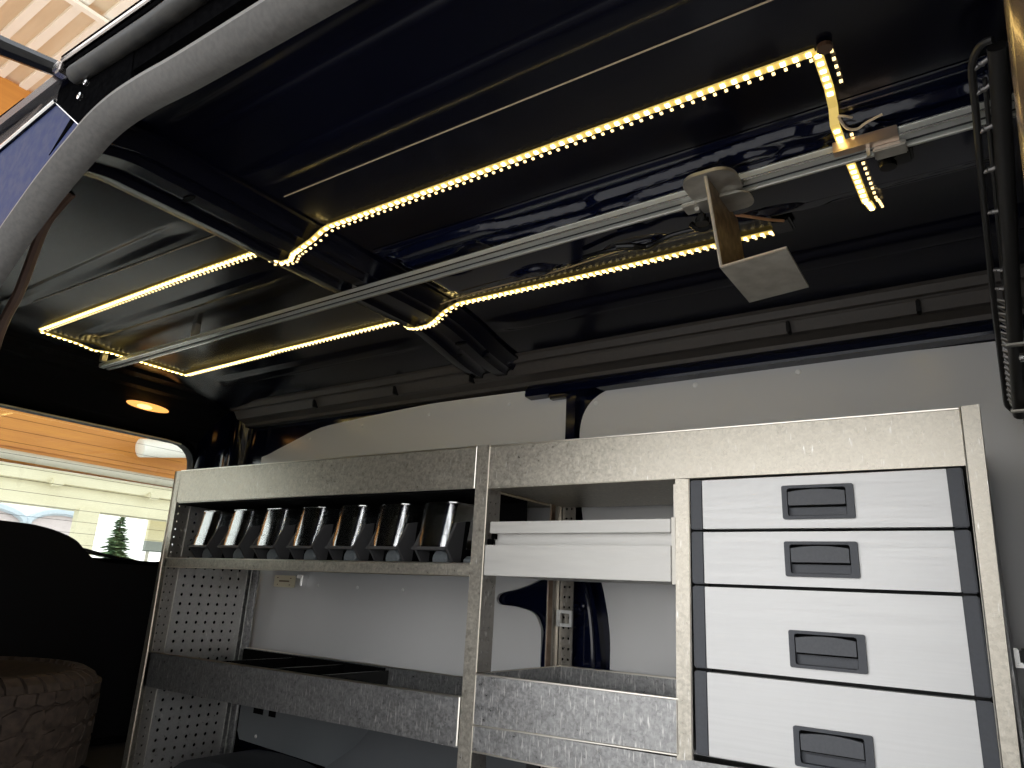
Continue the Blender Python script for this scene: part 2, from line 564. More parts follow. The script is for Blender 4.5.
def panel_mesh(pts):
    bm = B()
    vs = [bm.verts.new((p[0], 1.680, p[1])) for p in pts]
    f = bm.faces.new(vs)
    r = bmesh.ops.extrude_face_region(bm, geom=[f])
    bmesh.ops.translate(bm, vec=(0, 0.012, 0), verts=[v for v in r['geom'] if isinstance(v, bmesh.types.BMVert)])
    bmesh.ops.triangulate(bm, faces=[f for f in bm.faces if len(f.verts) > 4])
    return bm


top = sm2([(-2.377, 1.150), (-2.33, 1.160), (-2.272, 1.178), (-2.161, 1.210), (-2.054, 1.238), (-1.896, 1.252), (-1.60, 1.268), (-1.435, 1.272), (-1.063, 1.269)])
edge = sm2([(-1.03, 1.265), (-1.000, 1.235), (-0.995, 1.10), (-0.995, 0.90), (-1.005, 0.80), (-1.03, 0.755), (-1.075, 0.722), (-1.14, 0.698), (-1.193, 0.686), (-1.207, 0.670), (-1.195, 0.656), (-1.14, 0.652),
            (-1.085, 0.640), (-1.062, 0.612), (-1.055, 0.572), (-1.055, 0.40)])
left_panel = top + edge + [(-1.055, 0.36), (-2.36, 0.36), (-2.377, 0.42)]
t = tag(obj('trim_6', panel_mesh(left_panel), LINING), 'grey lining panel behind the left half of the rack', 'wall panel', kind='structure')
rp = sm2([(-0.85, 0.30), (-0.852, 0.50), (-0.852, 0.587), (-0.862, 0.66), (-0.882, 0.735), (-0.925, 0.83), (-0.945, 0.95), (-0.953, 1.09), (-0.949, 1.155), (-0.930, 1.198), (-0.895, 1.228), (-0.845, 1.245), (-0.78, 1.249)])
right_panel = rp + [(-0.6, 1.246), (0.0, 1.235), (0.5, 1.232), (0.5, 0.30)]
t2 = tag(obj('trim_7', panel_mesh(right_panel), LINING), 'grey lining panel behind the drawer half of the rack', 'wall panel', kind='structure')


def rivet(x, z, parent, r=0.007, m=None):
    bm = B()
    lathe(bm, [(r, 0), (r * 0.85, -0.002), (r * 0.3, -0.0032), (0.0001, -0.0032)], (x, 1.680, z), 'Y', 12)
    return obj('rivet', bm, m or WHITEPL, parent, smooth=True)


for x, z in ((-2.10, 1.20), (-1.83, 1.225), (-1.52, 1.235), (-1.20, 1.235), (-1.955, 0.68), (-1.765, 0.68), (-1.565, 0.68)):
    rivet(x, z, t, 0.0055)
for x, z in ((-0.903, 1.205), (-0.617, 1.222), (-0.365, 1.222), (-0.13, 1.06), (-0.20, 1.055), (-0.655, 0.665)):
    rivet(x, z, t2)
# block between the two panels at the top
b = B(); bx(b, -1.050, -0.985, 1.655, 1.70, 1.228, 1.275, 0.006)
bx(b, -0.990, -0.978, 1.658, 1.69, 1.245, 1.262, 0.003)
struct('trim_8', b, NAVYB, 'navy block where the two grey lining panels meet at the top', 'trim', smooth=True)
# rounded pillar between the panels
b = B()
pp = sm2([(-0.995, 1.25), (-0.995, 0.9), (-1.0, 0.80), (-1.02, 0.74), (-1.035, 0.66), (-1.045, 0.56), (-1.05, 0.40)])
pq = sm2([(-0.87, 0.40), (-0.875, 0.56), (-0.89, 0.66), (-0.925, 0.78), (-0.955, 0.9), (-0.965, 1.05), (-0.965, 1.25)])
prism(b, pp + pq, 'Y', 1.672, 1.70)
tube(b, smooth_path([(-0.896, 1.668, 0.40), (-0.895, 1.668, 0.56), (-0.912, 1.668, 0.68), (-0.945, 1.668, 0.76)], 6), 0.007, 8)
for x, z, s in ((-0.945, 0.655, 0.02), (-0.965, 0.61, 0.013), (-0.925, 0.665, 0.010)):
    lathe(b, [(s, 0), (s * 0.7, -0.008), (0.0001, -0.010)], (x, 1.672, z), 'Y', 12)
struct('trim_9', b, NAVYB, 'glossy navy body pillar seen through the open bay beside the drawers', 'pillar', smooth=True)

# rear end: tailgate wall with its window
def subdiv(lp, corners, n):
    out = []
    for i in range(4):
        a, c = corners[i], corners[(i + 1) % 4]
        for k in range(n):
            out.append((a[0] + (c[0] - a[0]) * k / n, a[1] + (c[1] - a[1]) * k / n))
    return out


inner = rrect(0.50, 1.615, 0.735, 1.205, (0.05, 0.05, 0.085, 0.085), 5)
cn = [(0.34, FZ), (1.74, FZ), (1.74, 1.43), (0.34, 1.43)]
outer = []
for i in range(4):
    c = cn[i]
    outer += [c] * 6
b = B(); frame(b, outer, inner, 'X', -2.78, -2.735)
bmesh.ops.remove_doubles(b, verts=b.verts[:], dist=1e-5)
wl = struct('wall_left', b, TRIMDARK, 'dark tailgate end of the load space around the rear window', 'wall')
wn = thing('window_1', 'rear window of the van with heating wires, looking out to the orange canopy', 'window', (-2.76, 1.06, 0.735))
wn['kind'] = 'structure'
b = B(); prism(b, rrect(0.49, 1.625, 0.725, 1.215, 0.08, 5), 'X', -2.770, -2.765)
obj('window_pane', b, GLASS, wn)
b = B(); frame(b, rrect(0.485, 1.63, 0.72, 1.222, 0.09, 5), rrect(0.50, 1.615, 0.735, 1.205, 0.085, 5), 'X', -2.735, -2.725)
obj('window_frame', b, BLACKPL, wn)
b = B()
for k in range(11):
    z = 0.775 + k * 0.04
    bx(b, -2.7645, -2.764, 0.56, 1.58, z, z + 0.0012)
obj('heating_wire', b, BLACKMATT, wn)
b = B(); tube(b, [(-2.7235, 0.55, 1.205), (-2.7235, 1.0, 1.205), (-2.7235, 1.48, 1.205), (-2.7235, 1.54, 1.2)], 0.0032, 6)
obj('bright_edge', b, CREAMTAG, wn)
# tailgate lower trim with the motor hump
hump = sm2([(0.36, 0.826), (0.6, 0.83), (0.98, 0.828), (1.08, 0.822), (1.15, 0.806), (1.20, 0.785), (1.235, 0.755), (1.275, 0.728), (1.36, 0.716), (1.50, 0.716), (1.64, 0.716)], 5)
b = B(); prism(b, hump + [(1.64, FZ + 0.02), (0.36, FZ + 0.02)], 'X', -2.733, -2.665)
bmesh.ops.bevel(b, geom=[e for e in b.edges if all(abs(v.co.x + 2.665) < 1e-4 for v in e.verts)], offset=0.02, segments=3, affect='EDGES', clamp_overlap=True)
struct('trim_10', b, TRIMDARK, 'dark tailgate lining with a raised hump below the rear window', 'trim', smooth=True)
# wiper outside the rear window
b = B(); tube(b, [(-2.80, 0.95, 0.80), (-2.80, 1.20, 0.775), (-2.80, 1.40, 0.742)], [0.010, 0.009, 0.006], 8)
tube(b, [(-2.792, 1.10, 0.775), (-2.792, 1.53, 0.728)], 0.006, 8)
o = obj('window_wiper', b, BLACKPL, smooth=True); tag(o, 'black rear wiper lying along the bottom of the rear window outside', 'wiper')
# header over the rear window
b = B(); prism(b, [(-2.49, 1.389), (-2.505, 1.378), (-2.56, 1.372), (-2.575, 1.352), (-2.60, 1.345), (-2.64, 1.318), (-2.70, 1.245), (-2.733, 1.222), (-2.733, 1.43), (-2.49, 1.43)], 'Y', 0.36, 1.66)
struct('trim_11', b, TRIMDARK, 'dark header trim over the rear window carrying the small lamp', 'trim')
# corner pillar
b = B(); prism(b, sm2([(-2.733, 1.615), (-2.68, 1.622), (-2.635, 1.645), (-2.60, 1.652), (-2.565, 1.648), (-2.53, 1.640), (-2.50, 1.655), (-2.47, 1.690), (-2.38, 1.693)], 4) + [(-2.38, 1.70), (-2.733, 1.70)], 'Z', FZ, 1.40)
struct('trim_12', b, NAVYB, 'glossy navy corner pillar between rear window and lining panel', 'pillar', smooth=True)
b = B(); bx(b, 0.215, 0.25, 0.44, 1.70, FZ, 1.41)
struct('wall_right', b, LININGD, 'dark bulkhead closing the load space behind the right edge', 'wall')
# near side: body quarter behind the door opening
b = B()
q = [(-2.74, FZ), (-1.78, FZ), (-1.78, 1.08), (-1.62, 1.27), (-1.45, 1.41), (-1.30, 1.425), (-0.6, 1.425), (0.5, 1.42), (0.5, 1.44), (-2.74, 1.44)]
prism(b, q, 'Y', 0.372, 0.44)
struct('wall_front', b, NAVY, 'navy body side around the sliding door opening', 'wall')

# ================================================================== THE SHELVING RACK
Y0 = 1.30
D1 = 1.655
rack = thing('shelving_rack', 'galvanised steel van shelving rack filling the side wall beneath the light strip', 'rack', (-1.15, 1.48, FZ))
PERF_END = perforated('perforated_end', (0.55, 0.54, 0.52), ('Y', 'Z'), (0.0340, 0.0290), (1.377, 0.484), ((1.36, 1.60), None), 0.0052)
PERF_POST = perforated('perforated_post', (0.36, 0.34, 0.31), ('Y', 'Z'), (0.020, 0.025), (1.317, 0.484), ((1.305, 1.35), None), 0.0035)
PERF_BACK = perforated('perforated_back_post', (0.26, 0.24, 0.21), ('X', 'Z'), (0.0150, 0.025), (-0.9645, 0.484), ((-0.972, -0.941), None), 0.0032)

# left end panel: front flange, perforated sheet and back post
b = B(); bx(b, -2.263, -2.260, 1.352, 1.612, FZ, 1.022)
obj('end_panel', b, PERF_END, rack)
b = B(); prism(b, [(-2.298, 1.025), (-2.265, 1.025), (-2.232, 0.13), (-2.262, 0.10), (-2.29, 0.10)], 'Y', 1.30, 1.304)
u1 = obj('upright', b, GALV, rack, label='left front post')
b = B(); bx(b, -2.268, -2.264, 1.304, 1.36, FZ, 1.023)
obj('perforated_side', b, PERF_POST, u1)
b = B()
tube(b, [(-2.297, 1.299, 1.025), (-2.268, 1.299, 0.46), (-2.262, 1.299, 0.10)], 0.0022, 6)
obj('folded_edge', b, EDGE, u1)
b = B(); bx(b, -2.266, -2.232, 1.640, 1.644, FZ, 1.02); bx(b, -2.262, -2.257, 1.612, 1.644, FZ, 1.02); bx(b, -2.246, -2.240, 1.618, 1.642, FZ, 1.02)
obj('upright', b, GALVD, rack, label='left rear post')
# middle post
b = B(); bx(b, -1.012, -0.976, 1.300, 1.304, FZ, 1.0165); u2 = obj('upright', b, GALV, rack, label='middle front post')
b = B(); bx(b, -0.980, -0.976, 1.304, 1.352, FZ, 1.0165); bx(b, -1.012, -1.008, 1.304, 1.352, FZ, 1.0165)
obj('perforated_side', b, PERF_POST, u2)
b = B(); bx(b, -0.9795, -0.9755, 1.2985, 1.3015, FZ, 1.0165, 0.001)
obj('folded_edge', b, EDGE, u2)
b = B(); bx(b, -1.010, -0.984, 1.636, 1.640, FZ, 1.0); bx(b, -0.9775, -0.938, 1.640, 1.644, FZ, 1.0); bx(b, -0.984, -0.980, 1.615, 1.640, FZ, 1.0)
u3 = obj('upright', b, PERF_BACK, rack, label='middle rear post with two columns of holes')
b = B(); bx(b, -1.0095, -0.986, 1.6345, 1.6355, FZ, 1.0)
obj('side_flange', b, noise_mat('brown_zinc', (0.16, 0.11, 0.08), (0.26, 0.20, 0.15), (30, 30, 30), 0.35, 0.5, metal=1.0), u3)
b = B()
for x in (-1.0105, -0.985, -0.9785):
    bx(b, x - 0.0015, x + 0.0015, 1.632, 1.636, FZ, 1.0)
obj('folded_edge', b, EDGE, u3)
b = B(); frame(b, rrect(-0.975, -0.933, 0.612, 0.652, 0.003, 2), rrect(-0.968, -0.940, 0.620, 0.644, 0.002, 2), 'Y', 1.626, 1.632); bx(b, -0.975, -0.965, 1.622, 1.632, 0.612, 0.652)
obj('bracket', b, ALUB, u3)
# right post
b = B(); prism(b, [(-0.0405, 1.007), (-0.0145, 1.008), (-0.0265, 0.488), (-0.030, FZ), (-0.052, FZ), (-0.0485, 0.485)], 'Y', 1.297, 1.302)
prism(b, [(-0.018, 1.007), (-0.0145, 1.008), (-0.0265, 0.488), (-0.030, FZ), (-0.034, FZ), (-0.030, 0.485)], 'Y', 1.302, 1.36)
u4 = obj('upright', b, GALV, rack, label='right front post')
b = B(); tube(b, [(-0.0405, 1.297, 1.007), (-0.0485, 1.297, 0.485), (-0.052, 1.297, FZ)], 0.0015, 6)
obj('folded_edge', b, EDGE, u4)
b = B(); bx(b, -0.045, -0.020, 1.64, 1.644, FZ, 1.0); bx(b, -0.024, -0.020, 1.36, 1.64, FZ, 0.985)
obj('side_panel', b, GALVD, rack)


def lip(bm, x0, x1, zt0, zt1, zb0, zb1, y=Y0, th=0.004):
    prism(bm, [(x0, zb0), (x1, zb1), (x1, zt1), (x0, zt0)], 'Y', y, y + th)


# top trays
for (x0, x1, a, c, d, e, yb) in ((-2.266, -1.014, 1.025, 1.0145, 0.921, 0.9155, 1.65), (-0.976, -0.0425, 1.0125, 1.0045, 0.917, 0.912, 1.65)):
    b = B(); lip(b, x0, x1, a, c, d, e)
    bx(b, x0, x1, 1.304, yb, e + 0.002, e + 0.006)
    lip(b, x0, x1, a - 0.03, c - 0.03, d, e, y=yb - 0.004)
    tr = obj('top_tray', b, GALV, rack)
    b = B(); tube(b, [(x0, 1.3005, a), (x1, 1.3005, c)], 0.0022, 6)
    if x0 < -2:
        tube(b, [(x1 - 0.001, 1.2995, c), (x1 - 0.001, 1.2995, e)], 0.0018, 6)
    obj('folded_edge', b, EDGE, tr)
b = B(); bx(b, -2.256, -1.014, 1.52, 1.526, 0.743, 0.915); bx(b, -2.256, -1.014, 1.306, 1.525, 0.9125, 0.9165)
obj('back_board', b, BLACKMATT, rack)
# shelf that carries the bins
b = B(); lip(b, -2.264, -1.012, 0.7405, 0.745, 0.712, 0.7175)
bx(b, -2.262, -1.012, 1.304, 1.64, 0.738, 0.742)
sh = obj('shelf', b, GALV, rack)
b = B(); tube(b, [(-2.264, 1.3, 0.7405), (-1.012, 1.3, 0.745)], 0.002, 6); tube(b, [(-2.264, 1.3, 0.712), (-1.012, 1.3, 0.7175)], 0.0015, 6)
obj('folded_edge', b, EDGE, sh)
# left open tray
b = B(); lip(b, -2.258, -1.014, 0.455, 0.466, 0.356, 0.369)
bx(b, -2.256, -1.014, 1.304, 1.642, 0.366, 0.370)
bx(b, -2.256, -1.014, 1.638, 1.642, 0.370, 0.459)
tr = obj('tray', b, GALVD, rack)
b = B(); tube(b, [(-2.258, 1.3, 0.455), (-1.014, 1.3, 0.466)], 0.0025, 6); tube(b, [(-1.016, 1.299, 0.466), (-1.016, 1.299, 0.371)], 0.0028, 6)
tube(b, [(-2.256, 1.640, 0.460), (-1.014, 1.640, 0.461)], 0.002, 6)
obj('folded_edge', b, EDGE, tr)
b = B(); bx(b, -2.250, -1.565, 1.306, 1.637, 0.371, 0.376); bx(b, -2.250, -1.565, 1.630, 1.637, 0.376, 0.457)
obj('rubber_mat', b, BLACKMATT, tr)
for x in (-1.96, -1.735, -1.553):
    b = B(); bx(b, x - 0.004, x + 0.004, 1.306, 1.636, 0.372, 0.452, 0.001)
    obj('divider', b, BLACKGL, tr)
# middle open tray between post and drawers
b = B(); lip(b, -0.976, -0.522, 0.516, 0.519, 0.416, 0.428)
bx(b, -0.972, -0.526, 1.304, 1.642, 0.425, 0.429); bx(b, -0.972, -0.526, 1.638, 1.642, 0.429, 0.517); bx(b, -0.972, -0.968, 1.304, 1.642, 0.429, 0.517)
bx(b, -0.530, -0.526, 1.304, 1.642, 0.429, 0.517)
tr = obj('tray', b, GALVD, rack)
b = B(); tube(b, [(-0.976, 1.3, 0.516), (-0.522, 1.3, 0.519)], 0.0025, 6); tube(b, [(-0.970, 1.30, 0.517), (-0.970, 1.64, 0.517)], 0.0022, 6); tube(b, [(-0.972, 1.64, 0.518), (-0.526, 1.64, 0.519)], 0.0028, 6)
tube(b, [(-0.524, 1.2995, 0.519), (-0.524, 1.2995, 0.428)], 0.002, 6)
obj('folded_edge', b, EDGE, tr)
# beam under that tray
b = B(); lip(b, -0.976, -0.05, 0.4155, 0.432, 0.366, 0.372, y=1.3015); bx(b, -0.976, -0.05, 1.305, 1.64, 0.366, 0.370)
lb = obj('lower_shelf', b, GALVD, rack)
b = B(); tube(b, [(-0.976, 1.300, 0.416), (-0.524, 1.300, 0.4285)], 0.0022, 6); tube(b, [(-0.976, 1.3015, 0.366), (-0.05, 1.3015, 0.372)], 0.002, 6)
obj('folded_edge', b, EDGE, lb)

# ================================================================== DRAWER CABINET
cab = thing('drawer_cabinet', 'drawer cabinet with four aluminium drawers at the right end of the rack', 'drawer cabinet', (-0.28, 1.48, 0.435))
b = B(); bx(b, -0.496, -0.470, 1.325, 1.63, 0.435, 0.911); bx(b, -0.075, -0.053, 1.325, 1.63, 0.435, 0.911); bx(b, -0.496, -0.053, 1.62, 1.63, 0.435, 0.911)
bx(b, -0.49, -0.06, 1.335, 1.62, 0.44, 0.905)
obj('carcass', b, DARKGAP, cab)
b = B(); prism(b, [(-0.5215, 0.914), (-0.4930, 0.912), (-0.4970, 0.425), (-0.5265, 0.42)], 'Y', 1.298, 1.304); bx(b, -0.5255, -0.5215, 1.304, 1.62, 0.435, 0.905)
sp = obj('side_post', b, GALV, cab)
b = B(); tube(b, [(-0.4935, 1.298, 0.912), (-0.4975, 1.298, 0.425)], 0.0016, 6)
obj('folded_edge', b, EDGE, sp)


def handle(px, pz, w, h, parent):
    """flush pull: frame, recess and an arched grip flap"""
    y = 1.2935
    x0, x1, z0, z1 = px, px + w, pz, pz + h
    bm = B(); frame(bm, rrect(x0, x1, z0, z1, 0.003, 2), rrect(x0 + 0.009, x1 - 0.012, z0 + 0.005, z1 - 0.005, 0.004, 2), 'Y', y, y + 0.012)
    hd = obj('handle', bm, DGREY, parent)
    bm = B(); bx(bm, x0 + 0.004, x1 - 0.004, y + 0.011, y + 0.013, z0 + 0.003, z1 - 0.003)
    bx(bm, x0 + 0.016, x1 - 0.013, y + 0.006, y + 0.0115, z0 + 0.0055, z0 + 0.019, 0.001)
    obj('recess', bm, DGREY, hd)
    bm = B()
    arch = [(x0 + 0.0105, z0 + 0.024), (x1 - 0.014, z0 + 0.024)]
    n = 9
    for k in range(n):
        u = 1 - k / (n - 1)
        arch.append((x0 + 0.0105 + (w - 0.0245) * u, z1 - 0.0115 + 0.0040 * (1 - (2 * u - 1) ** 2)))
    prism(bm, arch, 'Y', y + 0.001, y + 0.0095)
    obj('grip', bm, DGREY2, hd)
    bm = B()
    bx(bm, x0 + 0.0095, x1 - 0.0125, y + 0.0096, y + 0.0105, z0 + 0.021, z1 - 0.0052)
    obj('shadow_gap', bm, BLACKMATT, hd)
    return hd


DR = [(0.8175, 0.908, -0.323, 0.8325), (0.720, 0.8115, -0.324, 0.736), (0.576, 0.714, -0.325, 0.591), (0.436, 0.569, -0.3265, 0.4445)]
DN = ['top shallow drawer', 'second shallow drawer', 'third deeper drawer', 'lowest deep drawer']
for (z0, z1, hx, hz), nm in zip(DR, DN):
    b = B(); frame(b, rrect(-0.468, -0.0705, z0, z1, 0.001, 2), rrect(hx + 0.003, hx + 0.1135, hz + 0.003, hz + 0.0555, 0.002, 2), 'Y', 1.298, 1.312); bx(b, -0.466, -0.0725, 1.312, 1.318, z0, z1)
    dr = obj('drawer', b, ALU, cab, label=nm)
    for x0, x1 in ((-0.4915, -0.468), (-0.0705, -0.0485)):
        b = B(); bx(b, x0, x1, 1.2975, 1.320, z0 - 0.001, z1 + 0.001, 0.002)
        obj('end_cap', b, DGREY, dr)
    handle(hx, hz, 0.1165, 0.0585, dr)

# white metal case in the middle bay
case = thing('metal_case', 'white aluminium drawer box with stepped front in the middle bay above the open tray', 'case', (-0.75, 1.46, 0.720))
b = B(); bx(b, -0.962, -0.5325, 1.2985, 1.56, 0.812, 0.8375, 0.001)
CASEM = noise_mat('case_aluminium', (0.56, 0.55, 0.525), (0.63, 0.62, 0.59), (6, 6, 60), 0.4, 0.5, metal=0.35)
obj('top_rail', b, CASEM, case)
b = B(); bx(b, -0.958, -0.534, 1.318, 1.325, 0.785, 0.813)
obj('recessed_band', b, CASEM, case)
b = B(); bx(b, -0.971, -0.5320, 1.2965, 1.310, 0.7205, 0.7865, 0.001); bx(b, -0.962, -0.536, 1.31, 1.56, 0.7215, 0.7255); bx(b, -0.962, -0.958, 1.31, 1.56, 0.722, 0.82)
obj('front_panel', b, CASEM, case)
b = B(); bx(b, -0.969, -0.958, 1.300, 1.318, 0.787, 0.800, 0.001); bx(b, -0.960, -0.952, 1.302, 1.317, 0.80, 0.812, 0.001)
obj('latch', b, BLACKPL, case)
b = B(); bx(b, -0.5305, -0.522, 1.31, 1.60, 0.716, 0.905); bx(b, -0.5315, -0.524, 1.30, 1.31, 0.716, 0.84)
obj('slide_rail', b, DULLST, case)

# ================================================================== BINS
HOUS = noise_mat('bin_housing', (0.048, 0.048, 0.051), (0.058, 0.058, 0.062), (150, 150, 150), 0.5, 0.6)
CONT = mat('bin_contents', (0.10, 0.10, 0.10), 0.6)
KNOB = noise_mat('bin_knob', (0.10, 0.115, 0.125), (0.13, 0.145, 0.155), (150, 150, 150), 0.45, 0.6)


def make_bin(x, zs, first=False):
    """origin: left front bottom corner of the clear scoop"""
    r = thing('storage_bin', '', 'bin', (x, 1.322, zs))
    H = 0.150

    def P(px, py, pz):
        return (x + px, 1.322 + py, zs + pz)
    # black housing: two side cheeks, back and a rail
    for nm, x0, x1 in (('cheek', 0.104, 0.112), ('cheek', 0.004, 0.010)):
        bm = B()
        prism(bm, [(0.030, 0), (-0.004, 0.040), (0.028, 0.100), (0.060, 0.107), (0.050, 0)], 'X', x + x0, x + x1)
        bmesh.ops.translate(bm, vec=(0, 1.322, zs), verts=bm.verts[:])
        obj('side_cheek', bm, HOUS, r)
    for x0, x1 in ((0.105, 0.111), (0.005, 0.009)):
        bm = B()
        prism(bm, [(0.050, 0), (0.060, 0.107), (0.15, 0.118), (0.15, 0)], 'X', x + x0, x + x1)
        bmesh.ops.translate(bm, vec=(0, 1.322, zs), verts=bm.verts[:])
        obj('housing_wall', bm, BLACKMATT, r)
    bm = B(); bx(bm, x + 0.004, x + 0.112, 1.322 + 0.145, 1.322 + 0.150, zs, zs + 0.13); bx(bm, x + 0.004, x + 0.112, 1.322 + 0.05, 1.322 + 0.15, zs, zs + 0.004)
    obj('back_plate', bm, HOUS, r)
    bm = B()
    prism(bm, [(-0.004, 0.034), (-0.002, 0.041), (0.055, 0.041), (0.055, 0.034)], 'X', x - 0.002, x + 0.104)
    bmesh.ops.translate(bm, vec=(0, 1.322, zs), verts=bm.verts[:])
    obj('front_rail', bm, HOUS, r)
    # rounded stop below the scoop
    bm = B()
    lathe(bm, [(0.024, 0), (0.024, -0.016), (0.020, -0.020), (0.0001, -0.021)], (x + 0.064, 1.322 + 0.046, zs + 0.014), 'Y', 18, (1, 1))
    for v in bm.verts:
        if v.co.z < zs + 0.001:
            v.co.z = zs + 0.001
    obj('stop', bm, KNOB, r, smooth=True)
    # clear scoop: plan with rounded front corners, slightly sloped back, solid thin walls, open top
    def ring(z, slope, ins):
        R_, a0 = 0.058, math.radians(38)
        pts = []
        for k in range(9):
            a = a0 * (1 - k / 8)
            pts.append((ins + R_ * (math.sin(a0) - math.sin(a)), ins + R_ * (1 - math.cos(a))))
        xr = 0.074
        for k in range(6):
            a = math.radians(4 + 56 * k / 5)
            pts.append((xr + 0.034 * math.sin(a) - ins * 0.6, ins + 0.001 + 0.034 * (1 - math.cos(a))))
        pts.append((0.112 - ins, 0.075))
        pts.append((0.112 - ins, 0.135))
        pts.append((0.0 + ins, 0.135))
        return [P(px, py + slope, z) for px, py in pts]
    bm = B()
    lev = [(0.041, 0.0), (0.070, 0.005), (0.071, 0.0065), (H, 0.020)]
    ro = [[bm.verts.new(p) for p in ring(z, s, 0)] for z, s in lev]
    ri = [[bm.verts.new(p) for p in ring(z, s, 0.0025)] for z, s in ((H, 0.020), (0.045, 0.001))]
    allr = ro + ri
    n = len(ro[0])
    for i in range(len(allr) - 1):
        for k in range(n):
            bm.faces.new((allr[i][k], allr[i][(k + 1) % n], allr[i + 1][(k + 1) % n], allr[i + 1][k]))
    bm.faces.new(ro[0][::-1]); bm.faces.new(ri[-1])
    # wing on the right side follows the cheek: lower right wall cut
    sc = obj('scoop', bm, CLEAR, r, smooth=True)
    bm = B()
    tube(bm, [P(0.024, 0.020, H), P(0.088, 0.020, H), P(0.103, 0.030, H), P(0.112, 0.095, H)], 0.0018, 6)
    obj('rim', bm, CLEAR, sc)
    # dark contents
    bm = B(); bx(bm, x + 0.012, x + 0.098, 1.322 + 0.050, 1.322 + 0.125, zs + 0.048, zs + 0.125, 0.006)
    obj('contents', bm, CONT, r)
    return r


BXS = [-2.182, -2.018, -1.853, -1.688, -1.525, -1.369, -1.211]
proto = make_bin(BXS[0], 0.7425)
bins = [proto]
for x in BXS[1:]:
    c = proto.copy()
    COL.objects.link(c)
    c.location.x = x
    c.location.z = 0.7425
    for ch in list(proto.children):
        k = ch.copy(); COL.objects.link(k); k.parent = c; k.matrix_parent_inverse = ch.matrix_parent_inverse.copy()
        for gch in ch.children:
            kk = gch.copy(); COL.objects.link(kk); kk.parent = k; kk.matrix_parent_inverse = gch.matrix_parent_inverse.copy()
    bins.append(c)
ORD = ['clear-fronted black bin nearest the left end panel of the rack', 'second clear-fronted black bin from the left end panel of the rack', 'third clear-fronted black bin from the left end panel of the rack',
       'middle of the seven clear-fronted black bins on the shelf', 'third clear-fronted black bin from the middle post, above the open tray', 'second clear-fronted black bin from the middle post of the rack',
       'clear-fronted black bin nearest the middle post of the rack']
for o, l in zip(bins, ORD):
    tag(o, l, 'bin', 'clear-fronted bins on the upper shelf')
b = B(); lathe(b, [(0.028, 0), (0.028, 0.012), (0.020, 0.020), (0.0001, 0.022)], (-1.045, 1.36, 0.7435), 'Z', 18)
o = obj('grey_disc', b, KNOB, smooth=True); o.name = 'round_cap'; tag(o, 'small dark round cap lying on the bin shelf beside the middle post', 'cap')

# card on the lining under the bin shelf
cd = thing('label_card', 'cream label card under the bin shelf near the rear left post', 'label', (-2.10, 1.66, 0.668))
b = B(); prism(b, rrect(-2.160, -2.050, 0.668, 0.708, 0.006, 4), 'Y', 1.655, 1.659)
obj('card', b, CREAMTAG, cd)
b = B(); bx(b, -2.132, -2.078, 1.6545, 1.655, 0.686, 0.691); bx(b, -2.145, -2.138, 1.6545, 1.655, 0.698, 0.701); bx(b, -2.075, -2.068, 1.6545, 1.655, 0.697, 0.700); bx(b, -2.142, -2.137, 1.6545, 1.655, 0.675, 0.678); bx(b, -2.077, -2.071, 1.6545, 1.655, 0.675, 0.678)
obj('printing', b, INK, cd)
b = B(); bx(b, -2.037, -2.005, 1.650, 1.68, 0.700, 0.712, 0.002); bx(b, -2.022, -2.012, 1.655, 1.68, 0.675, 0.702, 0.002)
o = obj('steel_clip', b, STEEL); tag(o, 'small shiny steel clip on the lining right of the cream label card', 'clip')

# lower lining with slots and wheel arch below the left tray
b = B()
lw = [(-2.225, 0.36), (-2.222, 0.20), (-2.205, 0.175), (-1.775, 0.160), (-1.745, 0.165), (-1.52, 0.30), (-1.52, 0.36)]
vs = lw
prism(b, vs, 'Y', 1.64, 1.68)
t4 = tag(obj('trim_13', b, noise_mat('lower_lining', (0.16, 0.175, 0.19), (0.18, 0.195, 0.21), (4, 4, 4), 0.4, 0.5)), 'grey lower lining panel with dark slots under the left tray', 'wall panel', kind='structure')
for (x0, x1, z) in ((-2.14, -2.03, 0.300), (-2.15, -2.10, 0.262), (-2.07, -2.035, 0.262)):
    b = B(); bx(b, x0, x1, 1.6385, 1.642, z, z + 0.020)
    obj('slot', b, BLACKMATT, t4)
b = B()
for x, z in ((-2.12, 0.195), (-1.72, 0.185)):
    lathe(b, [(0.006, 0), (0.004, -0.003), (0.0001, -0.0035)], (x, 1.64, z), 'Y', 10)
obj('rivet', b, WHITEPL, t4)
b = B()
prism(b, sm2([(-1.748, 0.150), (-1.70, 0.185), (-1.60, 0.250), (-1.54, 0.310), (-1.49, 0.352)], 4) + [(-1.02, 0.355), (-1.02, FZ), (-1.748, FZ)], 'Y', 1.58, 1.638)
struct('trim_14', b, noise_mat('arch_cover', (0.11, 0.12, 0.13), (0.13, 0.14, 0.15), (4, 4, 4), 0.4, 0.5), 'grey wheel arch cover under the left tray, right of the slotted panel', 'wheel arch', smooth=True)
b = B()
prism(b, sm2([(-2.24, FZ), (-2.15, 0.150), (-2.02, 0.165), (-1.85, 0.160), (-1.76, 0.14)], 4) + [(-1.76, FZ)], 'Y', 1.42, 1.636)
struct('trim_19', b, LININGD, 'low dark rounded cover on the floor below the slotted panel', 'cover', smooth=True)

# ================================================================== ROOF RAIL, BRACKET, CLAMP
# rail lies along its own line: y 1.038 at x 0.03 -> 1.073 at x -2.475
RA, RB = Vector((0.30, 1.034, 1.352)), Vector((-2.475, 1.073, 1.350))


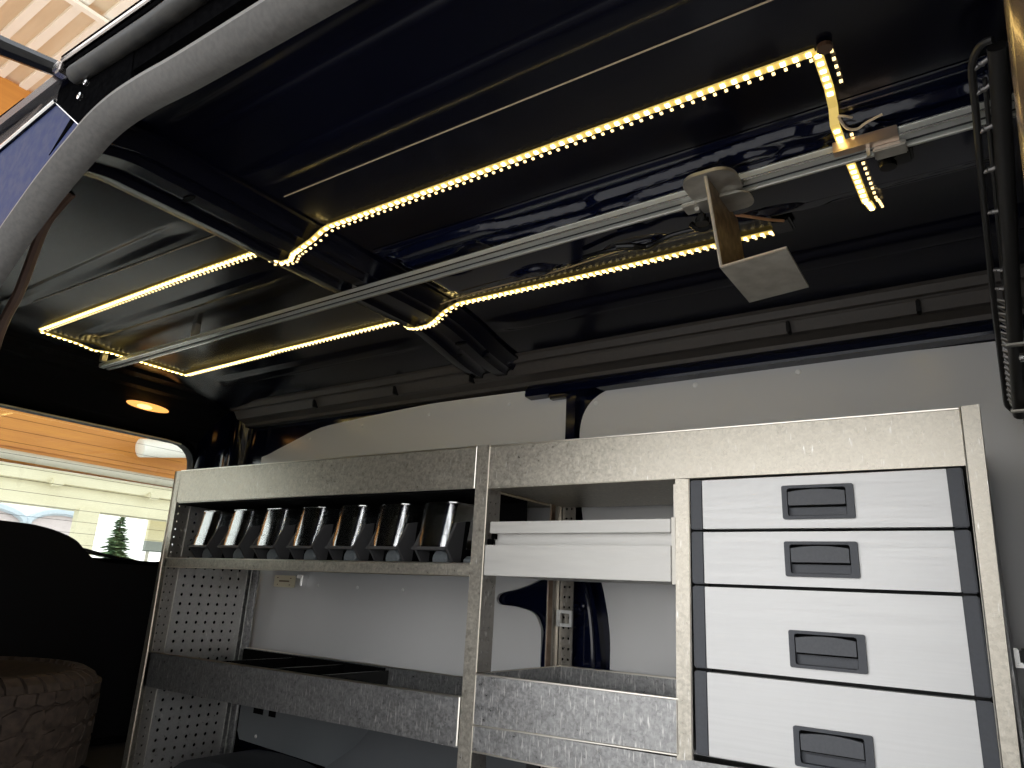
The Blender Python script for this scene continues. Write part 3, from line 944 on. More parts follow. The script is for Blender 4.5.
def along(bm, prof, A, Bv):
    a = [bm.verts.new((A.x, A.y + p[0], A.z + p[1])) for p in prof]
    c = [bm.verts.new((Bv.x, Bv.y + p[0], Bv.z + p[1])) for p in prof]
    n = len(prof)
    bm.faces.new(a); bm.faces.new(c[::-1])
    for i in range(n):
        bm.faces.new((a[i], c[i], c[(i + 1) % n], a[(i + 1) % n]))


rail = thing('roof_rail', 'slotted aluminium rail running the length of the roof between the light strips', 'rail', ((RA.x + RB.x) / 2, 1.05, 1.35))
b = B()
along(b, [(-0.014, 0.013), (-0.014, 0.002), (-0.012, 0.0), (0.003, 0.0), (0.003, 0.008), (0.013, 0.008), (0.013, 0.0), (0.022, 0.0), (0.026, 0.003), (0.026, 0.013)], RA, RB)
obj('channel', b, RAILM, rail)
b = B(); along(b, [(0.0032, 0.0075), (0.0032, 0.003), (0.0128, 0.003), (0.0128, 0.0075)], RA, RB)
obj('slot', b, RAILSLOT, rail)
b = B(); along(b, [(-0.0150, 0.0140), (-0.0150, 0.0120), (-0.0135, 0.0120), (-0.0135, 0.0140)], RA, RB); along(b, [(-0.0142, 0.0025), (-0.0142, 0.0006), (-0.0125, -0.0006), (-0.0115, 0.001)], RA, RB)
along(b, [(0.0195, 0.0005), (0.0195, -0.001), (0.024, -0.001), (0.024, 0.003)], RA, RB)
obj('edge_lip', b, mat('rail_edge', (0.78, 0.78, 0.74), 0.25, 1.0), rail)
for x in (0.2, -0.62, -1.22, -1.9, -2.44):
    b = B(); bx(b, x - 0.01, x + 0.01, 1.045, 1.062, 1.363, roof_z(x, 1.05) - (0.02 if -1.33 < x < -1.1 else 0.0), 0.001)
    obj('spacer', b, DULLST, rail)
# joining sleeve; the warm LED reflection is put into its colour
cl = thing('rail_clamp', 'metal joining clamp with screw on the aluminium rail under the light strip end', 'clamp', (-0.09, 1.045, 1.35))
b = B(); bx(b, -0.150, -0.062, 1.0195, 1.0225, 1.350, 1.367, 0.001); bx(b, -0.150, -0.062, 1.0195, 1.034, 1.3485, 1.3515)
obj('sleeve', b, mat('led_lit_sleeve', (0.8, 0.62, 0.5), 0.3, 1.0), cl)
b = B(); bx(b, -0.098, -0.054, 1.034, 1.062, 1.341, 1.3500, 0.002); bx(b, -0.106, -0.101, 1.03, 1.036, 1.334, 1.349)
obj('clamp_body', b, DULLST, cl)
b = B(); lathe(b, [(0.012, 0), (0.012, 0.008), (0.006, 0.014)], (-0.085, 1.095, 1.345), 'Z', 12); bx(b, -0.10, -0.05, 1.08, 1.12, 1.358, 1.372, 0.004)
obj('screw_head', b, BLACKGL, cl)

# hanging L bracket
hb = thing('hanging_bracket', 'worn L-shaped steel bracket hanging from the roof rail on a round plate', 'bracket', (-0.33, 1.03, 1.352))
b = B()
prism(b, [(v[0], v[1]) for v in rrect(-0.375, -0.288, 0.962, 1.050, 0.030, 6)], 'Z', 1.340, 1.346)
bx(b, -0.372, -0.300, 1.03, 1.075, 1.336, 1.341, 0.002)
prism(b, [(v[0], v[1]) for v in rrect(-0.345, -0.283, 1.03, 1.085, 0.020, 6)], 'Z', 1.333, 1.3365)
obj('mounting_plate', b, DULLST, hb)
b = B(); prism(b, [(0.970, 1.341), (1.1285, 1.341), (1.189, 1.207), (1.033, 1.207)], 'X', -0.333, -0.329)
bl = obj('blade', b, RUSTY, hb)
b = B(); tube(b, [(-0.331, 0.970, 1.340), (-0.331, 1.033, 1.207)], 0.0028, 6); tube(b, [(-0.331, 1.033, 1.207), (-0.226, 1.017, 1.207)], 0.0026, 6)
obj('cut_edge', b, mat('warm_cut_edge', (0.85, 0.75, 0.62), 0.35, 0.9), bl)
b = B(); prism(b, [(-0.333, 1.033), (-0.225, 1.016), (-0.228, 1.172), (-0.333, 1.190)], 'Z', 1.205, 1.209)
obj('foot_plate', b, DULLST, hb)
b = B(); lathe(b, [(0.012, 0.0), (0.012, 0.010), (0.007, 0.010), (0.007, 0.030)], (-0.375, 1.075, 1.318), 'Z', 12); tube(b, smooth_path([(-0.40, 1.085, 1.33), (-0.385, 1.10, 1.322), (-0.36, 1.10, 1.33)], 4), 0.006, 6)
obj('fixing_bolt', b, BLACKGL, hb)
b = B(); bx(b, -0.382, -0.374, 1.058, 1.066, 1.336, 1.352); bx(b, -0.402, -0.355, 1.045, 1.078, 1.343, 1.351, 0.002)
obj('rail_nut', b, DULLST, hb)

# ================================================================== LED LIGHT STRIP
def ceil_under(x, y):
    z = roof_z(x, y)
    if -1.33 < x < -1.10:
        pr = [p for p in bow]
        for i in range(len(pr) - 1):
            if pr[i][0] <= x <= pr[i + 1][0] and pr[i + 1][0] > pr[i][0]:
                u = (x - pr[i][0]) / (pr[i + 1][0] - pr[i][0])
                z = min(z, pr[i][1] + (pr[i + 1][1] - pr[i][1]) * u)
    return z


runA = [(-0.135, 0.848, 1.396), (-0.5, 0.846, 1.396), (-1.085, 0.842, 1.394), (-1.102, 0.840, 1.388), (-1.125, 0.836, 1.370), (-1.165, 0.838, 1.3605), (-1.20, 0.848, 1.362), (-1.232, 0.866, 1.3625), (-1.262, 0.866, 1.3635),
        (-1.295, 0.850, 1.378), (-1.325, 0.838, 1.393), (-1.6, 0.836, 1.396), (-2.395, 0.834, 1.393)]
runL = [(-2.400, 0.836, 1.390), (-2.403, 0.95, 1.388), (-2.400, 1.00, 1.380), (-2.400, 1.05, 1.388), (-2.400, 1.20, 1.388), (-2.402, 1.318, 1.388)]
runB = [(-2.400, 1.322, 1.386), (-1.90, 1.316, 1.391), (-1.895, 1.315, 1.3935), (-1.345, 1.306, 1.394), (-1.315, 1.302, 1.386), (-1.285, 1.306, 1.3655), (-1.255, 1.304, 1.3585), (-1.205, 1.300, 1.358), (-1.165, 1.282, 1.3585), (-1.130, 1.275, 1.374),
        (-1.095, 1.284, 1.392), (-1.06, 1.290, 1.395), (-0.7, 1.295, 1.393), (-0.312, 1.298, 1.393)]
runR = [(-0.133, 0.848, 1.396), (-0.134, 0.93, 1.396), (-0.136, 0.966, 1.389), (-0.139, 0.985, 1.372), (-0.138, 1.03, 1.3665), (-0.136, 1.10, 1.3665), (-0.135, 1.225, 1.3675), (-0.1345, 1.25, 1.380), (-0.134, 1.295, 1.391)]


def resample(path, pitch):
    P = [Vector(p) for p in path]
    out, acc = [], pitch / 2
    for i in range(len(P) - 1):
        d = P[i + 1] - P[i]
        L = d.length
        while acc <= L:
            out.append((P[i] + d * (acc / L), d.normalized()))
            acc += pitch
        acc -= L
    return out


strip = thing('light_strip', 'warm white light strip taped in a long rectangle on the navy roof', 'light strip', (-1.27, 1.07, 1.395))


def ribbon(bm, path, w, th, side=0.0):
    P = [Vector(p) for p in path]
    rows = []
    for i, p in enumerate(P):
        t = (P[min(i + 1, len(P) - 1)] - P[max(i - 1, 0)]).normalized()
        s = Vector((t.y, -t.x, 0)).normalized()
        up = s.cross(t)
        if up.z < 0:
            up = -up
        rows.append([bm.verts.new(p + s * (w / 2) + up * th), bm.verts.new(p - s * (w / 2) + up * th), bm.verts.new(p - s * (w / 2)), bm.verts.new(p + s * (w / 2))])
    for i in range(len(rows) - 1):
        for k in range(4):
            bm.faces.new((rows[i][k], rows[i][(k + 1) % 4], rows[i + 1][(k + 1) % 4], rows[i + 1][k]))
    bm.faces.new(rows[0]); bm.faces.new(rows[-1][::-1])


for pth in (runA, runL, runB, runR):
    b = B(); ribbon(b, pth, 0.013, 0.002)
    obj('tape', b, LEDTAPE, strip)
leds = []
for pth, skip in ((runA, None), (runL, None), (runB, None), (runR, (0.945, 0.995))):
    for p, t in resample(pth, 1 / 60):
        if skip and skip[0] < p.y < skip[1]:
            continue
        leds.append((p, t))
leds.sort(key=lambda q: (q[0] - Vector((0, 0, 0.68))).length)
base = B(); bm_box(base, (0, 0, -0.0012), (0.0068, 0.0080, 0.0024), 0.0006)
me = bpy.data.meshes.new('light_diode'); base.to_mesh(me); base.free(); me.materials.append(DIODE)


def orient(t):
    s = Vector((-t.y, t.x, 0)).normalized()
    u = t.cross(s).normalized()
    if u.z < 0:
        u, s = -u, -s
    return Matrix((t, s, u)).transposed()


for p, t in leds[:100]:
    o = bpy.data.objects.new('light_diode', me)
    COL.objects.link(o)
    o.parent = strip
    o.matrix_local = Matrix.Translation(p - strip.location) @ orient(t).to_4x4()
b = B()
for p, t in leds[100:]:
    vb = len(b.verts)
    bm_box(b, (0, 0, 0), (0.0068, 0.0080, 0.0024))
    b.verts.ensure_lookup_table()
    nv = b.verts[vb:]
    M4 = Matrix.Translation(p + Vector((0, 0, -0.0012))) @ orient(t).to_4x4()
    bmesh.ops.transform(b, matrix=M4, verts=nv)
o = obj('far_diodes', b, DIODE, strip); o['kind'] = 'stuff'
# dim glowing dots standing in for reflections of the diodes, beside the main row
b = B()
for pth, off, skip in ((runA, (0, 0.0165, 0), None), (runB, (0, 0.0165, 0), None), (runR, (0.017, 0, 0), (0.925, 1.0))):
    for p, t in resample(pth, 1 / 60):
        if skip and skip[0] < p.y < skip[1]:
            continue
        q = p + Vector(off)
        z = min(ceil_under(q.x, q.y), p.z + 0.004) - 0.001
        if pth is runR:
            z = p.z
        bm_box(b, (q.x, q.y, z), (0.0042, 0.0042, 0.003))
o = obj('glint_row', b, GLINT, strip); o['kind'] = 'stuff'
# leads
b = B()
tube(b, smooth_path([(-0.131, 0.972, 1.374), (-0.125, 0.995, 1.368), (-0.112, 1.005, 1.368), (-0.100, 1.001, 1.371), (-0.077, 0.999, 1.376)], 5), 0.002, 6)
tube(b, smooth_path([(-0.131, 0.968, 1.374), (-0.122, 0.972, 1.372), (-0.115, 0.982, 1.374)], 5), 0.002, 6)
obj('lead_wire', b, LEADW, strip)
b = B(); tube(b, smooth_path([(-0.36, 1.16, 1.376), (-0.33, 1.176, 1.372), (-0.30, 1.215, 1.376), (-0.278, 1.245, 1.382)], 5), 0.003, 6)
obj('lead_wire', b, mat('copper_lead', (0.6, 0.32, 0.16), 0.4), strip)
b = B(); bx(b, -0.305, -0.268, 1.245, 1.300, 1.385, 1.396, 0.004)
obj('end_cap', b, BLACKGL, strip)
b = B(); lathe(b, [(0.010, 0), (0.010, 0.006), (0.006, 0.008)], (-0.122, 0.842, 1.390), 'Z', 10)
obj('corner_blob', b, mat('brown_glue', (0.08, 0.04, 0.02), 0.4), strip)
# thin tube along the roof stiffener, standing in for the golden LED reflection there
b = B()
tube(b, smooth_path([(-0.385, 1.165, 1.372), (-0.43, 1.186, 1.372), (-0.48, 1.180, 1.374), (-0.54, 1.198, 1.372), (-0.60, 1.190, 1.373), (-0.75, 1.209, 1.373), (-0.97, 1.216, 1.374), (-1.06, 1.222, 1.372), (-1.10, 1.222, 1.368)], 5), 0.0016, 6)
o = obj('stiffener_glint', b, mat('stiffener_glint', (0.75, 0.55, 0.32), 0.3, 0.5), smooth=True); tag(o, 'thin tube along the roof behind the aluminium rail, standing in for a golden light strip reflection', 'cable')
b = B()
tube(b, smooth_path([(-0.40, 1.155, 1.358), (-0.46, 1.145, 1.352), (-0.52, 1.160, 1.350), (-0.58, 1.150, 1.356), (-0.66, 1.162, 1.362)], 6), 0.005, 8)
tube(b, smooth_path([(-0.52, 1.160, 1.350), (-0.54, 1.140, 1.348), (-0.57, 1.135, 1.352)], 4), 0.006, 8)
o = obj('wire_bundle', b, BLACKGL, smooth=True); tag(o, 'black taped wire bundle under the roof left of the hanging bracket', 'wire bundle')

# small courtesy lamp in the rear header
lm = thing('courtesy_lamp', 'small oval amber lamp glowing in the header over the rear window', 'lamp', (-2.64, 1.34, 1.31))
rotm = Matrix.Rotation(math.radians(-50), 3, 'Y')
b = B(); lathe(b, [(1.0, 0), (1.0, -0.006), (0.8, -0.010), (0.0001, -0.011)], (0, 0, 0), 'Z', 28, (0.015, 0.083))
bmesh.ops.rotate(b, cent=(0, 0, 0), matrix=rotm, verts=b.verts[:]); bmesh.ops.translate(b, vec=(-2.652, 1.34, 1.302), verts=b.verts[:])
obj('lens', b, LAMPLENS, lm, smooth=True)
b = B(); lathe(b, [(1.0, 0), (0.6, -0.006), (0.0001, -0.007)], (0, 0, 0), 'Z', 20, (0.010, 0.032))
bmesh.ops.rotate(b, cent=(0, 0, 0), matrix=rotm, verts=b.verts[:]); bmesh.ops.translate(b, vec=(-2.645, 1.325, 1.296), verts=b.verts[:])
obj('bulb_glow', b, LAMPHOT, lm, smooth=True)

# ================================================================== DOOR SEAL, DOOR, RUNNER
b = B()
SY = 0.335
sp_ = smooth_path([(SY / 0.38 * x, SY, 0.68 + SY / 0.38 * (z - 0.68)) for x, z in ((0.62, 1.315), (-0.10, 1.318), (-0.439, 1.318), (-0.62, 1.324), (-0.817, 1.333), (-0.91, 1.341), (-0.988, 1.343), (-1.05, 1.334), (-1.103, 1.313), (-1.165, 1.285), (-1.225, 1.250), (-1.335, 1.172), (-1.43, 1.08), (-1.48, 0.9), (-1.48, 0.2))], 8)
# D-shaped section: rounded with a ridge
P = sp_
n = len(P)
sec = [(-0.022, 0.014), (-0.023, 0.002), (-0.016, -0.012), (-0.004, -0.022), (0.003, -0.021), (0.010, -0.012), (0.020, 0.002), (0.021, 0.014)]
rows = []
for i in range(n):
    t = (P[min(i + 1, n - 1)] - P[max(i - 1, 0)]).normalized()
    out = Vector((t.z, 0, -t.x))          # in the opening plane, towards the outside of the curve
    rows.append([b.verts.new(P[i] + out * s[0] + Vector((0, s[1], 0))) for s in sec])
for i in range(n - 1):
    for k in range(len(sec)):
        b.faces.new((rows[i][k], rows[i][(k + 1) % len(sec)], rows[i + 1][(k + 1) % len(sec)], rows[i + 1][k]))
b.faces.new(rows[0]); b.faces.new(rows[-1][::-1])
o = obj('door_seal', b, RUBBER, smooth=True); tag(o, 'thick grey rubber seal curving round the sliding door opening', 'seal')
# inner trim edge beside the seal
b = B(); tube(b, smooth_path([(-1.455, 0.50, 1.405), (-1.50, 0.50, 1.388), (-1.552, 0.50, 1.350), (-1.586, 0.50, 1.22), (-1.634, 0.50, 1.13), (-1.64, 0.50, 0.9)], 6), 0.010, 8)
struct('trim_15', b, mat('pinkish_trim', (0.18, 0.11, 0.08), 0.35), 'thin brownish trim edge inside the door opening beside the seal', 'trim', smooth=True)
# dark upper mechanism between seal and drip rail
b = B()
prism(b, [(-1.16, 1.30), (-1.06, 1.40), (-1.10, 1.44), (-0.60, 1.44), (0.5, 1.44), (0.5, 1.33), (-0.6, 1.345), (-0.85, 1.355), (-1.0, 1.36), (-1.09, 1.34)], 'Y', 0.355, 0.378)
struct('trim_16', b, BLACKPL, 'black channel above the door opening under the drip rail', 'trim')
# drip rail
dr_ = thing('drip_rail', 'grey and black roof drip rail outside above the sliding door', 'drip rail', (-0.5, 0.35, 1.43))
b = B(); tube(b, [(-1.105, 0.345, 1.418), (-0.873, 0.345, 1.400), (-0.3, 0.345, 1.385), (0.5, 0.345, 1.375)], 0.015, 12)
obj('rail_body', b, noise_mat('drip_rail_coat', (0.004, 0.004, 0.004), (0.026, 0.024, 0.021), (40, 40, 40), 0.5, 0.6, spec=0.3), dr_, smooth=True)
b = B(); tube(b, [(-1.135, 0.335, 1.455), (-0.873, 0.335, 1.437), (-0.3, 0.335, 1.42), (0.5, 0.335, 1.41)], 0.007, 8)
tube(b, [(-1.125, 0.338, 1.438), (-0.873, 0.338, 1.421), (-0.3, 0.338, 1.404), (0.5, 0.338, 1.394)], 0.006, 8)
obj('rubber_strip', b, BLACKPL, dr_, smooth=True)
b = B(); tube(b, [(-1.130, 0.330, 1.446), (-0.873, 0.330, 1.4285), (-0.3, 0.330, 1.412), (0.5, 0.33, 1.40)], 0.0035, 8)
bx(b, -1.150, -1.128, 0.325, 0.345, 1.425, 1.447, 0.004)
obj('bright_strip', b, SILVER, dr_, smooth=True)
# runner arm
KS = 0.352 / 0.29


def K(x, z):
    return (x * KS, 0.68 + (z - 0.68) * KS)


def KL(pts):
    return [K(*p) for p in pts]


ra = thing('runner_arm', 'black runner arm reaching outwards from the roof edge before the beige soffit', 'arm', (-1.21, 0.36, 1.47))
b = B(); tube(b, [(-1.20, 0.366, 1.474), (-1.20, 0.36, 1.476), (-1.21, 0.27, 1.465), (-1.21, 0.06, 1.445), (-1.21, -0.06, 1.435)], [0.012, 0.013, 0.0155, 0.018, 0.018], 8)
obj('arm', b, BLACKGL, ra, smooth=True)
b = B(); prism(b, KL([(-0.985, 1.330), (-0.955, 1.330), (-0.90, 1.300), (-0.78, 1.29), (-0.76, 1.20), (-0.850, 1.185), (-0.870, 1.200), (-0.975, 1.279)]), 'Y', 0.353, 0.366)
obj('roller_bracket', b, BLACKPL, ra)
b = B()
for x, z in ((-0.885, 1.270), (-0.893, 1.252), (-0.905, 1.286)):
    q = K(x, z)
    lathe(b, [(0.006, 0), (0.006, -0.005), (0.003, -0.006)], (q[0], 0.353, q[1]), 'Y', 10)
obj('bolt', b, STEEL, ra, smooth=True)
# blue quarter of the body side with its window, left of the seal
sd = thing('quarter_panel', 'blue outer body panel with silver-edged window left of the rubber seal', 'body panel', (-1.7, 0.355, FZ))
b = B(); prism(b, KL([(-2.15, 1.215), (-1.143, 1.264), (-0.979, 1.277), (-0.870, 1.198)]) + [(-1.03, 1.275), (-1.135, 1.213), (-1.24, 1.135), (-1.33, 1.05), (-1.38, 0.88), (-1.38, FZ), (-2.6, FZ)], 'Y', 0.356, 0.371)
obj('panel', b, DOORBLUE, sd)
b = B(); prism(b, KL([(-2.15, 1.270), (-1.173, 1.313), (-1.093, 1.333), (-1.040, 1.342), (-0.985, 1.335), (-0.975, 1.300), (-0.979, 1.280), (-1.143, 1.267), (-2.15, 1.218)]), 'Y', 0.354, 0.371)
fr = obj('window_frame', b, SILVER, sd)
b = B(); prism(b, KL([(-2.15, 1.250), (-1.17, 1.292), (-1.085, 1.298), (-1.02, 1.300), (-1.143, 1.274), (-2.15, 1.226)]), 'Y', 0.3525, 0.354)
obj('window_pane', b, DGLASS, fr)
b = B(); prism(b, KL([(-2.15, 1.306), (-1.188, 1.336), (-1.098, 1.334), (-1.090, 1.326), (-1.173, 1.318), (-2.15, 1.282)]), 'Y', 0.349, 0.354)
obj('window_rubber', b, BLACKPL, fr)


def KY(pts, y=0.352):
    return [(K(x, z)[0], y, K(x, z)[1]) for x, z in pts]


b = B(); tube(b, KY([(-2.15, 1.221), (-1.143, 1.268), (-0.979, 1.281)]), 0.003, 6); tube(b, KY([(-1.06, 1.330), (-1.05, 1.312), (-1.035, 1.302)]), 0.004, 6); tube(b, KY([(-0.979, 1.279), (-0.870, 1.199)], 0.3545), 0.0015, 6)
obj('bright_edge', b, STEEL, fr)

# right-hand door pillar; its coppery reflections are put into the base colour
b = B()
pil = [(0.012, 0.40), (0.020, 0.372), (0.034, 0.360), (0.050, 0.366), (0.060, 0.352), (0.080, 0.345), (0.14, 0.345), (0.20, 0.36), (0.20, 0.44), (0.012, 0.44)]
P2 = sm2(pil, 4)
levels = [(FZ, 0.006), (0.75, 0.010), (0.90, 0.018), (1.05, 0.025), (1.30, 0.038), (1.41, 0.05)]
rows = [[b.verts.new((p[0] + dx, p[1], z)) for p in P2] for z, dx in levels]
for i in range(len(rows) - 1):
    for k in range(len(P2)):
        b.faces.new((rows[i][k], rows[i][(k + 1) % len(P2)], rows[i + 1][(k + 1) % len(P2)], rows[i + 1][k]))
b.faces.new(rows[0]); b.faces.new(rows[-1][::-1])
struct('trim_17', b, mat('pillar_reflection', (0.30, 0.19, 0.11), 0.2, 0.75, 0.2), 'glossy door pillar with coppery reflections at the right edge', 'pillar', smooth=True)

# ================================================================== BLACK GRILLE
gr = thing('load_guard_grille', 'black tubular wire grille strapped under the roof at the right edge', 'grille', (0.05, 1.25, 1.06))
SATIN = mat('satin_black', (0.022, 0.021, 0.02), 0.35)
T0, T1 = Vector((0.062, 0.911, 1.362)), Vector((0.044, 1.600, 1.057))
R0, R1 = Vector((0.034, 0.930, 1.360)), Vector((0.026, 1.600, 1.080))


def lerp(a, c, t):
    return a + (c - a) * t


b = B(); tube(b, [lerp(T0, T1, k / 12) for k in range(13)], 0.0115, 12)
obj('frame_tube', b, SATIN, gr, smooth=True)
b = B(); tube(b, [lerp(T0, T1, k / 12) + Vector((0.030, 0.03, -0.01)) for k in range(13)], 0.0105, 12)
obj('frame_tube', b, SATIN, gr, smooth=True)
b = B(); tube(b, [lerp(T0, T1, k / 12) + Vector((0.052, 0.045, -0.02)) for k in range(13)], 0.008, 12)
obj('frame_tube', b, DULLST, gr, smooth=True)
rod = [T0 + Vector((-0.004, -0.01, 0.004)), lerp(T0, R0, 0.6) + Vector((0, -0.014, 0.008)), R0] + [lerp(R0, R1, k / 14) + Vector((-0.003 * math.sin(PI * k / 14), 0, 0)) for k in range(1, 15)] + [R1 + Vector((0.006, 0.012, -0.008)), T1 + Vector((0, 0.006, -0.003))]
b = B(); tube(b, smooth_path(rod, 3), 0.0048, 8)
obj('rim_rod', b, SATIN, gr, smooth=True)
b = B(); tube(b, [lerp(R0, R1, 0.03 + 0.94 * k / 14) + Vector((0.012, 0, -0.002)) for k in range(15)], 0.003, 8)
obj('inner_rod', b, SATIN, gr, smooth=True)
for t in (0.010, 0.060, 0.142, 0.236, 0.341, 0.505, 0.562):
    b = B(); tube(b, [lerp(R0, R1, t), lerp(T0, T1, t) + Vector((0.0, 0, 0))], 0.0034, 8)
    p = lerp(lerp(R0, R1, t), lerp(T0, T1, t), 0.35)
    lathe(b, [(0.0001, -0.005), (0.004, -0.003), (0.004, 0.003), (0.0001, 0.005)], p, 'X', 8)
    obj('rung', b, mat('rung_steel', (0.30, 0.29, 0.28), 0.35, 0.9) if t == 0.010 else bpy.data.materials['rung_steel'], gr, smooth=True)
b = B()
ts = [0.60 + 0.022 * k for k in range(18)]
for i, t in enumerate(ts):
    a, c = lerp(R0, R1, t), lerp(T0, T1, t)
    tube(b, [a, c], 0.0022, 6)
    if i < len(ts) - 1:
        tube(b, [a, lerp(T0, T1, ts[i + 1])], 0.0018, 6)
obj('wire_mesh', b, bpy.data.materials['rung_steel'], gr)
for t, w in ((0.71, 0.012), (0.955, 0.008)):
    c = lerp(T0, T1, t)
    b = B(); bm_box(b, c + Vector((0.035, 0.0, -0.014)), (0.10, 0.014, 0.004), 0.001, None)
    obj('strap', b, DULLST, gr)
    b = B(); lathe(b, [(0.0001, -0.03), (0.008, -0.028), (0.008, 0.02), (0.013, 0.022), (0.013, 0.034), (0.006, 0.036)], c + Vector((0.030, 0.0, -0.038)), 'X', 12)
    obj('bolt', b, STEEL, gr, smooth=True)

# latch on the lining beside the rack
lt = thing('wall_latch', 'black latch with silver plate on the lining right of the drawer cabinet', 'latch', (0.0, 1.66, 0.60))
b = B(); bx(b, -0.012, 0.06, 1.640, 1.68, 0.604, 0.636, 0.004)
obj('latch_body', b, BLACKGL, lt)
b = B(); bx(b, -0.024, -0.012, 1.636, 1.68, 0.603, 0.636, 0.002); bx(b, -0.018, -0.006, 1.634, 1.64, 0.603, 0.612, 0.002)
obj('latch_plate', b, STEEL, lt)

# ================================================================== SPARE TYRE lying at the rear
ty = thing('spare_tyre', 'muddy brown all-terrain tyre lying flat at the rear beside the rack', 'tyre', (-2.30, 0.80, 0.180))
TC = Vector((-2.30, 0.80, 0.180))
TR = 0.345
prof = [(0.0001, 0.03), (0.20, 0.015), (0.24, 0.002), (0.29, 0.0), (0.320, 0.012), (0.338, 0.030), (0.344, 0.055), (0.345, 0.125), (0.343, 0.175), (0.336, 0.205), (0.322, 0.228), (0.295, 0.241), (0.265, 0.243), (0.235, 0.238), (0.20, 0.228), (0.16, 0.222), (0.0001, 0.22)]
b = B(); lathe(b, prof, TC, 'Z', 72)
obj('casing', b, TYRE, ty, smooth=True)
b = B()


def tread_block(pts, r0=0.3435, r1=0.3525):
    """block given as (angle step, height) corners wrapped on the tread"""
    lo = [b.verts.new(TC + Vector((r0 * math.cos(a), r0 * math.sin(a), h))) for a, h in pts]
    hi = [b.verts.new(TC + Vector((r1 * math.cos(a), r1 * math.sin(a), h))) for a, h in pts]
    m = len(pts)
    b.faces.new(hi)
    for i in range(m):
        b.faces.new((lo[i], lo[(i + 1) % m], hi[(i + 1) % m], hi[i]))


NB = 44
for k in range(NB):
    a = 2 * PI * k / NB
    d = 2 * PI / NB
    tread_block([(a + 0.06 * d, 0.018), (a + 0.90 * d, 0.018), (a + 0.95 * d, 0.068), (a + 0.5 * d, 0.076), (a + 0.02 * d, 0.066)], 0.338, 0.351)
    tread_block([(a + 0.5 * d, 0.195), (a + 0.98 * d, 0.186), (a + 1.42 * d, 0.193), (a + 1.36 * d, 0.218), (a + 0.52 * d, 0.218)], 0.333, 0.350)
for k in range(NB // 2):
    a = 2 * PI * k / (NB // 2)
    d = 2 * PI / (NB // 2)
    tread_block([(a + 0.02 * d, 0.084), (a + 0.44 * d, 0.090), (a + 0.62 * d, 0.112), (a + 0.42 * d, 0.130), (a + 0.10 * d, 0.122)])
    tread_block([(a + 0.54 * d, 0.086), (a + 0.98 * d, 0.080), (a + 1.08 * d, 0.112), (a + 0.72 * d, 0.120)])
    tread_block([(a + 0.08 * d, 0.134), (a + 0.46 * d, 0.140), (a + 0.60 * d, 0.168), (a + 0.30 * d, 0.186), (a + 0.02 * d, 0.172)])
    tread_block([(a + 0.54 * d, 0.138), (a + 0.90 * d, 0.130), (a + 1.04 * d, 0.160), (a + 0.96 * d, 0.180), (a + 0.68 * d, 0.172)])
for k in range(NB):
    a = 2 * PI * k / NB
    d = 2 * PI / NB
    lo, hi = [], []
    for (rr, h, aa) in ((0.338, 0.206, a + 0.1 * d), (0.338, 0.206, a + 0.86 * d), (0.325, 0.229, a + 0.88 * d), (0.300, 0.243, a + 0.90 * d), (0.272, 0.246, a + 0.80 * d), (0.272, 0.246, a + 0.16 * d), (0.300, 0.243, a + 0.06 * d), (0.325, 0.229, a + 0.08 * d)):
        lo.append(b.verts.new(TC + Vector((rr * math.cos(aa), rr * math.sin(aa), h - 0.004))))
        hi.append(b.verts.new(TC + Vector(((rr + 0.006) * math.cos(aa), (rr + 0.006) * math.sin(aa), h + 0.006))))
    b.faces.new((hi[0], hi[1], hi[2], hi[7])); b.faces.new((hi[7], hi[2], hi[3], hi[6])); b.faces.new((hi[6], hi[3], hi[4], hi[5]))
    for i in range(8):
        b.faces.new((lo[i], lo[(i + 1) % 8], hi[(i + 1) % 8], hi[i]))
obj('tread', b, TYRE, ty)

b = B(); bx(b, -2.62, -1.98, 0.47, 1.12, FZ, 0.180, 0.01)
struct('trim_18', b, BLACKMATT, 'dark raised step under the spare tyre', 'step')

# ================================================================== OUTSIDE
b = B(); bx(b, -60, 30, -30, 60, -0.55, -0.5)
struct('floor_2', b, ASPHALT, 'pale grey concrete forecourt outside the van', 'ground')
can = thing('canopy', 'tall forecourt canopy with orange boards and beige ribbed soffit seen outside', 'canopy', (-9, 4, -0.5))
b = B()
for k in range(66):
    y = -1.8 + k * 0.24
    bx(b, -9.0, -3.2, y, y + 0.085, 6.15, 6.21)
for x in (-7.05,):
    bx(b, x, x + 0.07, -2, 14, 6.09, 6.13)
obj('soffit_rib', b, mat('soffit_cream', (0.95, 0.90, 0.78), 0.5), can)
b = B(); bx(b, -9.1, -3.2, -2, 14, 6.20, 6.30)
obj('soffit', b, SOFFIT, can)
b = B(); bx(b, -9.2, -9.0, -2, 14, 1.98, 6.16)
obj('orange_fascia', b, FASCIA, can)
b = B(); tube(b, [(-8.93, -2, 1.93), (-8.93, 14, 1.78)], 0.055, 10)
obj('gutter', b, GUTTER, can, smooth=True)
b = B(); bx(b, -9.15, -9.02, -2, 14, 1.82, 2.0)
obj('lower_board', b, FASCIA, can)
b = B(); bx(b, -9.3, -9.0, -2, 14, 1.66, 1.80); bx(b, -9.45, -9.10, -2, 14, 1.40, 1.66)
obj('lintel', b, CREAM, can)
for y in (3.98, 7.4, 0.9):
    b = B(); bx(b, -9.20, -9.08, y + 0.06, y + 0.30, -0.5, 1.42)
    obj('pillar', b, CREAM, can)
b = B()
for y in (3.6, 4.75, 6.0):
    bx(b, -9.0, -8.9, y, y + 0.14, 1.62, 1.70, 0.02)
obj('pipe_bracket', b, CREAM, can)
